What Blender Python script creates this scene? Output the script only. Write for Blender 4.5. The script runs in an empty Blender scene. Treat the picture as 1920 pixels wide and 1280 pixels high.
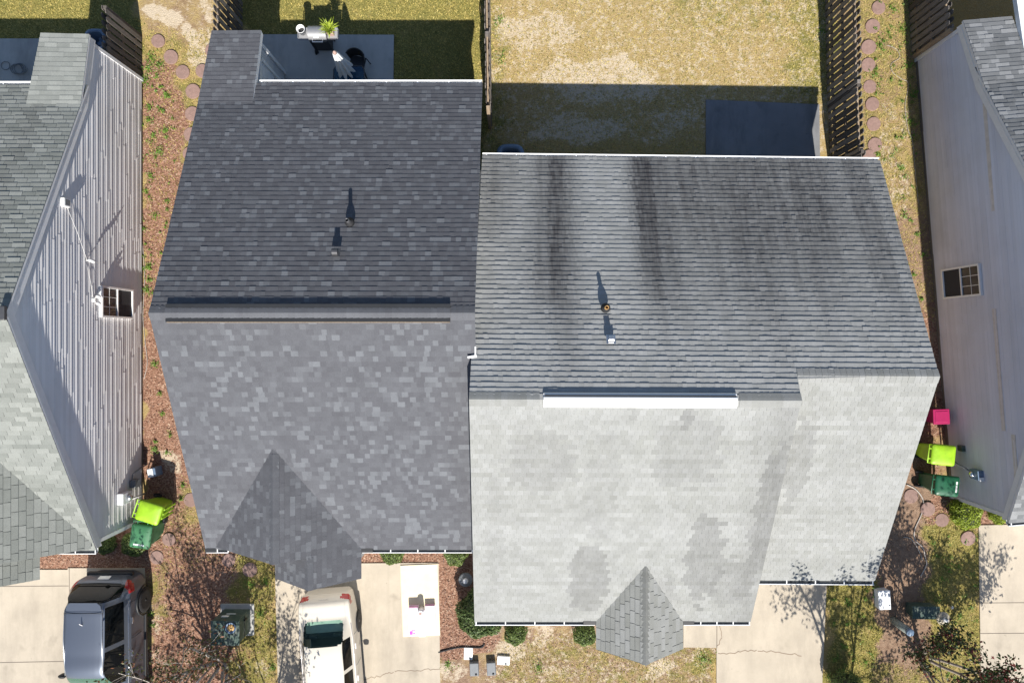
import bpy, math, random
import numpy as np
from mathutils import Vector, Matrix
R = math.radians
random.seed(7); RNG = np.random.default_rng(11)
SC = bpy.context.scene
COL = SC.collection

# ------------------------------------------------------------------ camera, sky, sun, exposure
HC = 20.0                                   # drone height
cam = bpy.data.cameras.new('camera'); camo = bpy.data.objects.new('camera', cam); COL.objects.link(camo)
camo.location = (0, 0, HC); camo.rotation_euler = (0, 0, 0)
cam.lens = 24; cam.sensor_width = 36; cam.sensor_fit = 'HORIZONTAL'; cam.clip_end = 1500; cam.clip_start = .1
SC.camera = camo
SUN_TRAVEL = Vector((-.125, 1.0, -.955)).normalized()
SUN_EL = math.asin(-SUN_TRAVEL.z)
W = bpy.data.worlds.new('World'); SC.world = W; W.use_nodes = True
nt = W.node_tree; bg = nt.nodes['Background']
sky = nt.nodes.new('ShaderNodeTexSky'); sky.sky_type = 'NISHITA'; sky.sun_disc = False
sky.sun_elevation = SUN_EL; sky.sun_rotation = math.atan2(-SUN_TRAVEL.x, -SUN_TRAVEL.y)
sky.air_density = 1.0; sky.dust_density = .4; sky.ozone_density = 2.2
nt.links.new(sky.outputs[0], bg.inputs[0]); bg.inputs[1].default_value = .072
sun = bpy.data.lights.new('sun', 'SUN'); sun.energy = 4.6; sun.angle = R(.53); sun.color = (1, .955, .88)
suno = bpy.data.objects.new('sun', sun); COL.objects.link(suno)
suno.rotation_euler = SUN_TRAVEL.to_track_quat('-Z', 'Y').to_euler()
SC.view_settings.view_transform = 'Standard'; SC.view_settings.look = 'None'
SC.view_settings.exposure = .80; SC.view_settings.gamma = 1

# ------------------------------------------------------------------ helpers
def at(px, py, z=0.0):
    k = (HC - z) / 1280.0
    return Vector(((px - 960) * k, (640 - py) * k, z))

class MB:
    def __init__(s): s.v = []; s.f = []; s.t = []; s.sm = []
    def face(s, pts, tone=(.5, 0), smooth=False):
        n = len(s.v); s.v += [tuple(p) for p in pts]; s.f.append(tuple(range(n, n + len(pts)))); s.t.append(tone); s.sm.append(smooth)
    def mesh(s, V, F, tone=(.5, 0), smooth=False):
        n = len(s.v); s.v += [tuple(p) for p in V]
        for f in F: s.f.append(tuple(n + i for i in f)); s.t.append(tone); s.sm.append(smooth)
    def box(s, c, d, rz=0, tone=(.5, 0), rot=None, taper=1.0):
        M = rot if rot else Matrix.Rotation(rz, 3, 'Z')
        hx, hy, hz = d[0] / 2, d[1] / 2, d[2] / 2; V = []
        for z in (-1, 1):
            k = taper if z < 0 else 1
            for x, y in ((-1, -1), (1, -1), (1, 1), (-1, 1)): V.append(Vector(c) + M @ Vector((x * hx * k, y * hy * k, z * hz)))
        s.mesh(V, [(3, 2, 1, 0), (4, 5, 6, 7), (0, 1, 5, 4), (1, 2, 6, 5), (2, 3, 7, 6), (3, 0, 4, 7)], tone)
    def beam(s, a, b, w, h, up=(0, 0, 1), tone=(.5, 0)):
        a, b = Vector(a), Vector(b); d = (b - a).normalized(); up = Vector(up)
        sx = d.cross(up).normalized(); uz = sx.cross(d)
        V = [p + sx * (i * w / 2) + uz * (j * h / 2) for p in (a, b) for i, j in ((-1, -1), (1, -1), (1, 1), (-1, 1))]
        s.mesh(V, [(3, 2, 1, 0), (4, 5, 6, 7), (0, 1, 5, 4), (1, 2, 6, 5), (2, 3, 7, 6), (3, 0, 4, 7)], tone)
    def tube(s, pts, r, n=8, tone=(.5, 0), cap=True):
        pts = [Vector(p) for p in pts]; rs = r if isinstance(r, (list, tuple)) else [r] * len(pts); V = []; F = []
        for i, p in enumerate(pts):
            d = (pts[min(i + 1, len(pts) - 1)] - pts[max(i - 1, 0)]).normalized()
            ref = Vector((0, 0, 1)) if abs(d.z) < .9 else Vector((1, 0, 0))
            a = d.cross(ref).normalized(); b = a.cross(d)
            for k in range(n):
                t = 2 * math.pi * k / n; V.append(p + (a * math.cos(t) + b * math.sin(t)) * rs[i])
        for i in range(len(pts) - 1):
            for k in range(n): F.append((i * n + (k + 1) % n, i * n + k, (i + 1) * n + k, (i + 1) * n + (k + 1) % n))
        if cap: F.append(tuple(range(n))); F.append(tuple(range((len(pts) - 1) * n, len(pts) * n))[::-1])
        s.mesh(V, F, tone, True)
    def lathe(s, c, prof, n=24, tone=(.5, 0), sx=1, sy=1, power=2):
        c = Vector(c); V = []; F = []
        for r, z in prof:
            for k in range(n):
                t = 2 * math.pi * k / n; cx, cy = math.cos(t), math.sin(t)
                if power != 2:
                    q = (abs(cx) ** power + abs(cy) ** power) ** (-1 / power); cx *= q; cy *= q
                V.append(c + Vector((r * cx * sx, r * cy * sy, z)))
        for i in range(len(prof) - 1):
            for k in range(n): F.append((i * n + k, i * n + (k + 1) % n, (i + 1) * n + (k + 1) % n, (i + 1) * n + k))
        if prof[0][0] > 0: F.append(tuple(range(n))[::-1])
        if prof[-1][0] > 0: F.append(tuple(range((len(prof) - 1) * n, len(prof) * n)))
        s.mesh(V, F, tone, True)
    def prism(s, poly, z0, z1, tone=(.5, 0)):
        n = len(poly); V = [(p[0], p[1], z0) for p in poly] + [(p[0], p[1], z1) for p in poly]
        s.mesh(V, [tuple(range(n))[::-1], tuple(range(n, 2 * n))] + [(i, (i + 1) % n, n + (i + 1) % n, n + i) for i in range(n)], tone)
    def build(s, name, mat, parent=None, world=True, bevel=0, sharp=False):
        me = bpy.data.meshes.new(name); me.from_pydata(s.v, [], s.f); me.materials.append(mat)
        a = me.attributes.new('tone', 'FLOAT_COLOR', 'FACE')
        a.data.foreach_set('color', np.array([(t[0], t[1], 0, 1) for t in s.t], dtype=np.float32).ravel())
        me.polygons.foreach_set('use_smooth', np.array(s.sm, dtype=bool)); me.update()
        return link(name, me, parent, world, bevel)

def link(name, me, parent=None, world=True, bevel=0):
    o = bpy.data.objects.new(name, me); COL.objects.link(o)
    if parent is not None:
        o.parent = parent
        if world: o.matrix_parent_inverse = ROOTM.get(parent.name, Matrix()).inverted()
        if world and parent.name not in ROOTM and parent.parent is not None:
            o.matrix_parent_inverse = Matrix()
    if bevel:
        b = o.modifiers.new('bevel', 'BEVEL'); b.width = bevel; b.segments = 2; b.limit_method = 'ANGLE'; b.angle_limit = R(40)
    return o
ROOTM = {}
def tag(o, label=None, cat=None, group=None, kind=None):
    if label: o['label'] = label
    if cat: o['category'] = cat
    if group: o['group'] = group
    if kind: o['kind'] = kind
    return o
def thing(name, label, cat, loc=(0, 0, 0), rz=0, group=None):
    o = bpy.data.objects.new(name, None); COL.objects.link(o); o.location = loc; o.rotation_euler = (0, 0, rz)
    o.empty_display_size = .2
    ROOTM[o.name] = Matrix.Translation(Vector(loc)) @ Matrix.Rotation(rz, 4, 'Z')
    return tag(o, label, cat, group)
def copy_thing(o, loc, rz=0, label=None, scale=None):
    c = o.copy(); COL.objects.link(c); c.location = loc; c.rotation_euler = (0, 0, rz)
    if label: c['label'] = label
    if scale: c.scale = scale
    for ch in list(o.children):
        d = ch.copy(); COL.objects.link(d); d.parent = c
        for g in list(ch.children):
            e = g.copy(); COL.objects.link(e); e.parent = d
    return c
def quads_np(name, V, mat, tone=None, parent=None, world=True, nv=4):
    """V: (N,nv,3) array of faces"""
    N = len(V); me = bpy.data.meshes.new(name)
    me.vertices.add(N * nv); me.vertices.foreach_set('co', V.astype(np.float32).ravel())
    me.loops.add(N * nv); me.loops.foreach_set('vertex_index', np.arange(N * nv, dtype=np.int32))
    me.polygons.add(N); me.polygons.foreach_set('loop_start', np.arange(0, N * nv, nv, dtype=np.int32))
    me.update(calc_edges=True); me.materials.append(mat)
    if tone is None: tone = RNG.random(N)
    a = me.attributes.new('tone', 'FLOAT_COLOR', 'FACE')
    c = np.zeros((N, 4), np.float32); c[:, 0] = tone; c[:, 3] = 1
    a.data.foreach_set('color', c.ravel())
    return link(name, me, parent, world)

# ------------------------------------------------------------------ materials
class NB:
    def __init__(s, name):
        s.m = bpy.data.materials.new(name); s.m.use_nodes = True; s.t = s.m.node_tree; s.b = s.t.nodes['Principled BSDF']
    def n(s, typ, **kw):
        o = s.t.nodes.new(typ)
        for k, v in kw.items(): setattr(o, k, v)
        return o
    def l(s, a, b): s.t.links.new(a, b)
    def coord(s, scale=(1, 1, 1)):
        tc = s.n('ShaderNodeTexCoord'); mp = s.n('ShaderNodeMapping'); mp.inputs['Scale'].default_value = scale
        g = s.n('ShaderNodeNewGeometry'); s.l(g.outputs['Position'], mp.inputs[0]); return mp.outputs[0]
    def ocoord(s, scale=(1, 1, 1)):
        tc = s.n('ShaderNodeTexCoord'); mp = s.n('ShaderNodeMapping'); mp.inputs['Scale'].default_value = scale
        s.l(tc.outputs['Object'], mp.inputs[0]); return mp.outputs[0]
    def noise(s, vec, scale, detail=4, rough=.6):
        o = s.n('ShaderNodeTexNoise'); o.inputs['Scale'].default_value = scale; o.inputs['Detail'].default_value = detail
        o.inputs['Roughness'].default_value = rough; s.l(vec, o.inputs['Vector']); return o.outputs['Fac']
    def vor(s, vec, scale, out='Color'):
        o = s.n('ShaderNodeTexVoronoi'); o.inputs['Scale'].default_value = scale; s.l(vec, o.inputs['Vector']); return o.outputs[out]
    def rng(s, v, a, b, c=0., d=1.):
        o = s.n('ShaderNodeMapRange'); s.l(v, o.inputs[0])
        for i, x in enumerate((a, b, c, d)): o.inputs[i + 1].default_value = x
        return o.outputs[0]
    def math(s, op, a, b):
        o = s.n('ShaderNodeMath', operation=op)
        for i, x in enumerate((a, b)):
            if isinstance(x, (int, float)): o.inputs[i].default_value = x
            else: s.l(x, o.inputs[i])
        return o.outputs[0]
    def mix(s, f, a, b, blend='MIX'):
        o = s.n('ShaderNodeMix', data_type='RGBA', blend_type=blend)
        for sock, x in ((o.inputs[0], f), (o.inputs[6], a), (o.inputs[7], b)):
            if isinstance(x, (int, float)): sock.default_value = x
            elif isinstance(x, tuple): sock.default_value = (*x, 1)
            else: s.l(x, sock)
        return o.outputs[2]
    def attr(s, name='tone'):
        a = s.n('ShaderNodeAttribute', attribute_name=name); sp = s.n('ShaderNodeSeparateColor'); s.l(a.outputs['Color'], sp.inputs[0])
        return sp.outputs[0], sp.outputs[1], sp.outputs[2], a.outputs['Alpha']
    def bump(s, h, dist, strength=1.0):
        o = s.n('ShaderNodeBump'); o.inputs['Strength'].default_value = strength; o.inputs['Distance'].default_value = dist
        s.l(h, o.inputs['Height']); s.l(o.outputs[0], s.b.inputs['Normal'])
    def fin(s, col, rough=.8, metal=0, spec=.5, coat=0):
        if isinstance(col, tuple): s.b.inputs['Base Color'].default_value = (*col, 1)
        else: s.l(col, s.b.inputs['Base Color'])
        if isinstance(rough, (int, float)): s.b.inputs['Roughness'].default_value = rough
        else: s.l(rough, s.b.inputs['Roughness'])
        s.b.inputs['Metallic'].default_value = metal; s.b.inputs['Specular IOR Level'].default_value = spec
        s.b.inputs['Coat Weight'].default_value = coat; s.b.inputs['Coat Roughness'].default_value = .04
        return s.m

def simple(name, col, rough=.6, metal=0, var=.12, scale=6, coat=0, spec=.5, dirt=None):
    b = NB(name); v = b.coord(); n = b.noise(v, scale, 5)
    dk = tuple(c * (1 - var) for c in col); lt = tuple(min(1, c * (1 + var)) for c in col)
    c = b.mix(b.rng(n, .3, .7), dk, lt)
    if dirt: c = b.mix(b.rng(b.noise(v, scale * .35, 6, .7), .5, .72, 0, dirt[1]), c, dirt[0])
    return b.fin(c, rough, metal, spec, coat)

def shingle_mat(name, dark, light, stain, gran=.25):
    b = NB(name); v = b.coord(); t, g, _, _ = b.attr()
    c = b.mix(t, dark, light)
    streak = b.noise(b.coord((6, .5, .5)), 2.2, 5)
    sf = b.math('MULTIPLY', g, b.rng(streak, .25, .75, .72, 1.15)); o = b.n('ShaderNodeClamp'); b.l(sf, o.inputs[0])
    c = b.mix(o.outputs[0], c, stain)
    gr = b.noise(v, 90, 3, .7); c = b.mix(gran, c, b.mix(b.rng(gr, .3, .7), (0, 0, 0), (1, 1, 1)), 'OVERLAY')
    bl = b.noise(v, 2.2, 4); c = b.mix(.14, c, b.mix(b.rng(bl, .3, .7), (.2, .2, .2), (.8, .8, .8)), 'OVERLAY')
    b.bump(gr, .002, .5)
    return b.fin(c, .92, 0, .25)

def siding_mat(name, col, dirtcol, dirt):
    b = NB(name); v = b.coord(); t, _, _, _ = b.attr()
    c = b.mix(t, tuple(x * .88 for x in col), col)
    n = b.noise(b.coord((1, .5, .6)), .9, 6, .65)
    c = b.mix(b.rng(n, .46, .72, 0, dirt), c, dirtcol)
    # grime near the ground
    g = b.n('ShaderNodeNewGeometry'); sp = b.n('ShaderNodeSeparateXYZ'); b.l(g.outputs['Position'], sp.inputs[0])
    low = b.math('MULTIPLY', b.rng(sp.outputs[2], 2.2, .0), b.rng(n, .3, .65)); c = b.mix(b.math('MULTIPLY', low, dirt * 1.3), c, dirtcol)
    return b.fin(c, .55, 0, .3)

M = {}
M['sh1'] = shingle_mat('charcoal_laminated_shingle', (.084, .085, .095), (.142, .149, .162), (.05, .05, .055))
M['sh2'] = shingle_mat('weathered_grey_shingle', (.205, .208, .190), (.322, .326, .322), (.052, .050, .052), .2)
M['sh3'] = shingle_mat('old_greenish_grey_shingle', (.17, .18, .165), (.27, .28, .26), (.09, .09, .085))
M['sh4'] = shingle_mat('grey_cutout_shingle', (.10, .105, .11), (.24, .245, .25), (.08, .08, .085))
M['sideL'] = siding_mat('grimy_vinyl_siding', (.80, .79, .80), (.42, .37, .32), .32)
M['sideR'] = siding_mat('taupe_vinyl_siding', (.74, .725, .77), (.40, .37, .33), .25)
M['sideW'] = siding_mat('pale_vinyl_siding', (.58, .58, .58), (.4, .37, .33), .3)
M['trim'] = simple('white_trim', (.74, .75, .77), .5, var=.05)
M['gutter'] = simple('white_gutter_metal', (.86, .86, .85), .4, var=.03)
M['gutdark'] = simple('gutter_dark_fill', (.035, .04, .045), .9, var=.4, scale=15)
M['metal'] = simple('galvanised_metal', (.55, .56, .58), .35, .9, var=.12, scale=12)
M['darkmetal'] = simple('dark_pipe_metal', (.09, .09, .095), .45, .4)
M['rubber'] = simple('black_rubber', (.018, .018, .02), .75)
M['black'] = simple('black_plastic', (.02, .021, .023), .5)
M['white'] = simple('white_plastic', (.82, .82, .81), .45, var=.04)
M['greyp'] = simple('grey_plastic', (.17, .18, .19), .6)
M['bluegrey'] = simple('blue_grey_plastic', (.13, .19, .28), .5)
M['lime'] = simple('lime_plastic', (.29, .52, .018), .5, var=.14, dirt=((.20, .30, .05), .35))
M['green'] = simple('green_plastic', (.045, .17, .075), .5, var=.16, dirt=((.10, .16, .10), .4))
M['dgreen'] = simple('dark_green_plastic', (.012, .095, .045), .42, var=.15)
M['pink'] = simple('magenta_plastic', (.34, .014, .09), .4, var=.08)
M['cabinet'] = simple('green_cabinet_paint', (.05, .085, .07), .5, var=.2, scale=9, dirt=((.35, .33, .28), .5))
M['beige'] = simple('beige_plastic', (.42, .37, .28), .55)
M['rust'] = simple('rusty_brass', (.45, .27, .10), .6, .2, var=.5, scale=30)
M['stone'] = simple('pink_concrete_stone', (.255, .165, .14), .9, var=.16, scale=14, dirt=((.19, .12, .10), .5))
M['fabric'] = simple('white_canvas', (.72, .73, .74), .85, var=.06)
M['ply'] = simple('pale_plywood', (.74, .65, .47), .75, var=.08, scale=4)
M['wrap'] = simple('white_plastic_wrap', (.84, .80, .83), .3, var=.04)
M['wrappink'] = simple('magenta_wrap_print', (.75, .08, .60), .35)
M['wrapstripe'] = simple('pink_wrap_edge', (.58, .30, .48), .5)
M['terra'] = simple('pinkish_pot', (.40, .27, .23), .8)
M['bark'] = simple('pale_bark', (.30, .25, .21), .9, var=.35, scale=18)
M['twig'] = simple('pale_twig', (.42, .38, .34), .9, var=.3, scale=18)

def concrete_mat(name, col, stain):
    b = NB(name); v = b.coord()
    c = b.mix(b.rng(b.noise(v, 1.1, 6, .65), .3, .72), tuple(x * .84 for x in col), tuple(x * 1.06 for x in col))
    c = b.mix(b.rng(b.noise(v, 30, 4, .7), .3, .75, .0, .22), c, tuple(x * .7 for x in col))
    c = b.mix(b.rng(b.noise(b.coord((1, .30, 1)), .9, 8, .72), .48, .74, 0, .75), c, stain)
    sp = b.noise(v, 8, 2); c = b.mix(b.rng(sp, .72, .78, 0, .5), c, tuple(x * .5 for x in col))
    ol = b.noise(b.coord((1, .8, 1)), 1.9, 3, .5); c = b.mix(b.rng(ol, .64, .74, 0, .35), c, tuple(x * .45 for x in col))
    tr = b.noise(b.coord((2.4, .12, 1)), 1.0, 4, .6); c = b.mix(b.rng(tr, .55, .72, 0, .28), c, tuple(x * .6 for x in col))
    b.bump(b.noise(v, 60, 3), .003, .4)
    return b.fin(c, .88, 0, .3)
M['conc'] = concrete_mat('driveway_concrete', (.50, .435, .345), (.30, .26, .21))
M['patio'] = concrete_mat('patio_concrete', (.50, .49, .46), (.20, .19, .18))
M['joint'] = simple('concrete_joint', (.16, .135, .11), .95)
M['crack'] = simple('concrete_crack', (.24, .18, .13), .95)

def wood_mat():
    b = NB('weathered_fence_wood'); t, _, _, _ = b.attr(); v = b.coord((6, 6, .6))
    c = b.mix(t, (.085, .075, .068), (.27, .24, .215))
    c = b.mix(b.rng(b.noise(v, 5, 5, .7), .35, .7, 0, .7), c, (.045, .038, .034))
    return b.fin(c, .9, 0, .2)
M['wood'] = wood_mat()
def woodlight():
    b = NB('sun_bleached_wood'); v = b.coord((6, 6, .6))
    return b.fin(b.mix(b.rng(b.noise(v, 5, 5, .7), .3, .7), (.20, .14, .09), (.40, .32, .23)), .9, 0, .2)
M['woodl'] = woodlight()

def leaf_mat(name, a, b_, red=None, redamt=0):
    b = NB(name); t, _, _, _ = b.attr(); c = b.mix(t, a, b_)
    if red: c = b.mix(b.rng(t, 1 - redamt, 1 - redamt + .03), c, red)
    m = b.fin(c, .5, 0, .35)
    tr = b.n('ShaderNodeBsdfTranslucent'); b.l(c, tr.inputs[0]); mx = b.n('ShaderNodeMixShader'); mx.inputs[0].default_value = .25
    b.l(b.b.outputs[0], mx.inputs[1]); b.l(tr.outputs[0], mx.inputs[2])
    b.l(mx.outputs[0], b.t.nodes['Material Output'].inputs[0]); return m
M['leafG'] = leaf_mat('shrub_leaf', (.07, .12, .025), (.22, .28, .085))
M['leafY'] = leaf_mat('yellow_green_leaf', (.14, .19, .016), (.34, .42, .05))
M['leafD'] = leaf_mat('dark_leaf', (.04, .08, .022), (.17, .22, .075))
M['leafT'] = leaf_mat('tree_leaf', (.022, .045, .014), (.07, .10, .03), (.13, .03, .025), .28)
M['leafO'] = leaf_mat('autumn_leaf', (.05, .065, .015), (.13, .11, .04), (.16, .06, .03), .3)
M['grass'] = leaf_mat('grass_blade', (.12, .13, .03), (.72, .58, .19))
M['weed'] = leaf_mat('weed_leaf', (.08, .17, .02), (.20, .32, .05))
M['dead'] = leaf_mat('dead_leaf', (.22, .12, .06), (.55, .42, .28))
M['chip'] = leaf_mat('mulch_chip', (.13, .066, .044), (.42, .25, .175))
M['plant'] = leaf_mat('spiky_plant_leaf', (.25, .33, .02), (.5, .58, .1))

def glass_mat(name, tint, alpha):
    b = NB(name); m = b.fin(tint, .03, 0, .6)
    tr = b.n('ShaderNodeBsdfTransparent'); tr.inputs[0].default_value = (.62, .78, .74, 1)
    mx = b.n('ShaderNodeMixShader'); mx.inputs[0].default_value = alpha
    b.l(tr.outputs[0], mx.inputs[1]); b.l(b.b.outputs[0], mx.inputs[2]); b.l(mx.outputs[0], b.t.nodes['Material Output'].inputs[0]); return m
M['glass'] = glass_mat('clear_car_glass', (.03, .06, .06), .16)
M['dglass'] = NB('dark_tinted_glass').fin((.006, .007, .008), .03, 0, .25)
M['gglass'] = glass_mat('green_windscreen_glass', (.10, .22, .17), .6)
M['wglass'] = NB('window_glass').fin((.03, .035, .045), .05, 0, .45)
M['tglass'] = glass_mat('blue_table_glass', (.03, .08, .16), .6)
M['screen'] = simple('insect_screen', (.03, .03, .035), .9, var=.3, scale=60)
M['paintS'] = NB('grey_blue_car_paint').fin((.135, .155, .195), .42, .6, .45, .3)
M['paintC'] = NB('champagne_car_paint').fin((.70, .645, .55), .38, .05, .5, .4)
M['tail'] = NB('red_tail_lamp').fin((.42, .012, .015), .15, 0, .6, .5)
M['lampw'] = NB('clear_lamp_lens').fin((.75, .72, .72), .15, 0, .6)
M['chrome'] = NB('chrome').fin((.8, .8, .8), .12, 1)
M['cabin'] = simple('dark_cabin_fabric', (.045, .055, .065), .9)
M['shelf'] = simple('pale_parcel_shelf', (.75, .76, .66), .9)

# ------------------------------------------------------------------ ground
def sst(x, a, b): t = np.clip((x - a) / (b - a), 0, 1); return t * t * (3 - 2 * t)
def cover(X, Y):
    PX = 960 + 64 * X; PY = 640 - 64 * Y
    PX = PX + 9 * np.sin(PY * .045 + 1.3) + 5 * np.sin(PY * .13 + PX * .02); PY2 = PY + 7 * np.sin(PX * .05)
    ch = {k: np.zeros_like(X) for k in 'gmsd'}
    def rect(k, x0, y0, x1, y1, w, f=14):
        m = sst(PX, x0 - f, x0 + f) * (1 - sst(PX, x1 - f, x1 + f)) * sst(PY2, y0 - f, y0 + f) * (1 - sst(PY2, y1 - f, y1 + f))
        ch[k] = ch[k] * (1 - m) + m * w
    def ell(k, x, y, rx, ry, w):
        d = ((PX - x) / rx) ** 2 + ((PY2 - y) / ry) ** 2; m = 1 - sst(d, .3, 1.2); ch[k] = np.maximum(ch[k], m * w)
    rect('g', -2000, -2000, 262, 300, .78); rect('g', 455, -2000, 915, 420, .74, 6)
    rect('g', 915, -2000, 1600, 420, .26, 6); rect('g', 1480, -2000, 1570, 200, .66, 40); rect('g', 1250, -2000, 1490, 70, .46, 40); rect('g', 915, -2000, 950, 420, .5, 12)
    rect('s', 915, -2000, 1560, 300, .47, 10); ell('s', 1130, 150, 160, 60, .62); ell('s', 1000, 60, 120, 50, .58); ell('s', 1080, 250, 120, 45, .62); ell('s', 1250, 230, 60, 40, .55)
    rect('s', 930, 270, 1330, 300, .2, 10)
    rect('s', 262, -2000, 420, 75, .40, 16); ell('s', 310, 30, 42, 26, .72); ell('s', 350, 60, 16, 30, .7); ell('s', 395, 20, 16, 40, .62); rect('d', 262, -2000, 420, 90, .5); ell('s', 375, 90, 35, 50, .6)
    rect('g', 262, 60, 480, 200, .44); rect('m', 262, 110, 345, 230, .62, 20); rect('m', 262, 195, 350, 1000, .74, 14); rect('d', 262, 150, 360, 1000, .6, 14); rect('g', 340, 150, 480, 330, .5, 10); rect('m', 345, 330, 480, 1000, .74, 10); rect('g', 262, 200, 345, 600, .42)
    rect('g', 330, 890, 480, 1060, .46, 16); rect('m', 330, 900, 480, 1060, .42, 20); ell('s', 325, 862, 28, 30, .62)
    rect('d', 1560, -2000, 1790, 420, .5); rect('g', 1600, -2000, 1730, 400, .44); rect('s', 1640, 190, 1710, 420, .47)
    rect('d', 1560, 400, 1800, 760, .66); rect('g', 1560, 400, 1800, 600, .30); rect('m', 1690, 560, 1800, 900, .5)
    rect('d', 1600, 740, 1745, 1300, .95, 10); rect('g', 1735, 960, 1845, 1300, .62, 12); rect('d', 1735, 980, 1845, 1400, .3)
    rect('g', 1550, 1085, 1645, 1400, .66, 8); rect('d', 1550, 1085, 1645, 1400, .35); rect('d', 1640, 1190, 1720, 1240, .8); rect('g', 1640, 1245, 1835, 2000, .5, 10)
    rect('d', 828, 1150, 1345, 2000, .62); rect('g', 940, 1190, 1345, 2000, .43); rect('s', 900, 1150, 1345, 1290, .45, 8)
    ell('s', 955, 1215, 45, 22, .66); ell('s', 1010, 1190, 25, 40, .58); ell('s', 1240, 1250, 40, 25, .62); ell('s', 850, 1255, 40, 30, .55); ell('s', 1050, 1265, 40, 18, .55); ell('g', 1320, 1240, 30, 40, .6)
    rect('s', 780, 980, 905, 1218, 0, 8); rect('g', 780, 980, 910, 1222, 0, 8); rect('m', 640, 980, 925, 1230, 1.1, 7); ell('s', 960, 1212, 30, 16, .62)
    rect('m', 272, 985, 460, 2000, .70, 16); rect('d', 272, 985, 460, 2000, .75, 16); rect('g', 430, 1025, 525, 1300, .62, 16); rect('m', 430, 1030, 525, 1400, .38, 16); rect('g', 272, 1050, 320, 1190, .5, 12); rect('m', 272, 1060, 318, 1160, .42, 12)
    rect('g', 300, 960, 360, 1040, .42); ell('s', 290, 1165, 18, 45, .5); ell('s', 300, 1240, 24, 24, .5); ell('s', 500, 1250, 20, 30, .5)
    rect('g', 0, 985, 278, 1068, 0, 5); rect('m', 0, 980, 285, 1075, 1.1, 5)
    rect('m', 1735, 900, 1900, 985, .7, 10)
    return ch
def ground_mat():
    b = NB('mixed_ground'); v = b.coord(); g, m, s, d = b.attr('cover')
    n1 = b.noise(v, 1.7, 8, .72); n2 = b.noise(v, 6.5, 6, .7); n3 = b.noise(v, 34, 4, .75); n4 = b.noise(v, 2.9, 7, .7)
    n5 = b.noise(b.coord((1.0, 1.7, 1)), 11, 5, .75)
    straw = b.mix(b.rng(n3, .3, .7), (.21, .14, .055), (.58, .455, .235)); straw = b.mix(b.rng(n5, .4, .68, 0, .8), straw, (.33, .225, .075)); straw = b.mix(b.rng(n1, .48, .66, 0, .65), straw, (.36, .255, .085))
    def gate(w, n, amp, lo=.5, hi=.6): return b.rng(b.math('ADD', w, b.math('MULTIPLY', b.math('SUBTRACT', n, .5), amp)), lo, hi)
    dirt = b.mix(b.rng(n2, .3, .7), (.19, .115, .075), (.36, .25, .175)); dirt = b.mix(b.rng(n3, .55, .75, 0, .5), dirt, (.42, .33, .25))
    c = b.mix(gate(d, n1, 1.2, .4, .66), straw, dirt)
    grass = b.mix(b.rng(n3, .28, .72), (.08, .075, .022), (.44, .37, .11)); grass = b.mix(b.rng(n4, .40, .66, 0, .75), grass, (.17, .165, .05)); grass = b.mix(b.rng(n1, .54, .68, 0, .6), grass, (.38, .28, .11))
    c = b.mix(gate(g, n4, 1.3, .38, .62), c, grass)
    vc = b.vor(b.coord((1, 1.6, 1)), 26); sp = b.n('ShaderNodeSeparateColor'); b.l(vc, sp.inputs[0])
    mul = b.mix(sp.outputs[0], (.15, .072, .045), (.40, .235, .165)); mul = b.mix(b.rng(sp.outputs[1], .9, .95), mul, (.5, .36, .26)); mul = b.mix(b.rng(n2, .5, .7, 0, .4), mul, (.30, .16, .09))
    c = b.mix(gate(m, n1, .9, .4, .56), c, mul)
    sand = b.mix(b.rng(n3, .3, .7), (.44, .35, .24), (.68, .585, .455))
    sg = b.math('ADD', b.math('MULTIPLY', n2, .40), b.math('ADD', b.math('MULTIPLY', n5, .32), b.math('MULTIPLY', n1, .28)))
    c = b.mix(b.math('MULTIPLY', gate(s, sg, 2.5, .46, .64), .9), c, sand)
    b.bump(b.math('ADD', n3, b.math('MULTIPLY', sp.outputs[0], .4)), .03, .8)
    return b.fin(c, .95, 0, .15)
M['ground'] = ground_mat()
x = np.arange(-17.6, 17.61, .08); y = np.arange(-12.8, 12.81, .08)
XX, YY = np.meshgrid(x, y); ch = cover(XX, YY); nx, ny = len(x), len(y)
V = np.stack([XX, YY, np.zeros_like(XX)], -1).reshape(-1, 3)
BIG = 300.
extra = np.array([(-BIG, -BIG, 0), (BIG, -BIG, 0), (BIG, BIG, 0), (-BIG, BIG, 0)])
idx = np.arange(nx * ny).reshape(ny, nx)
F = np.stack([idx[:-1, :-1], idx[:-1, 1:], idx[1:, 1:], idx[1:, :-1]], -1).reshape(-1, 4).tolist()
e = nx * ny
F.append([e, e + 1] + idx[0, ::-1].tolist()); F.append([e + 1, e + 2] + idx[::-1, -1].tolist())
F.append([e + 2, e + 3] + idx[-1, :].tolist()); F.append([e + 3, e] + idx[:, 0].tolist())
me = bpy.data.meshes.new('ground'); me.from_pydata(np.vstack([V, extra]).tolist(), [], F); me.materials.append(M['ground'])
ca = me.attributes.new('cover', 'FLOAT_COLOR', 'POINT')
C4 = np.stack([ch['g'], ch['m'], ch['s'], ch['d']], -1).reshape(-1, 4); C4 = np.vstack([C4, np.tile([.6, 0, .2, .3], (4, 1))])
ca.data.foreach_set('color', C4.astype(np.float32).ravel())
tag(link('ground', me), kind='structure')

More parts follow.
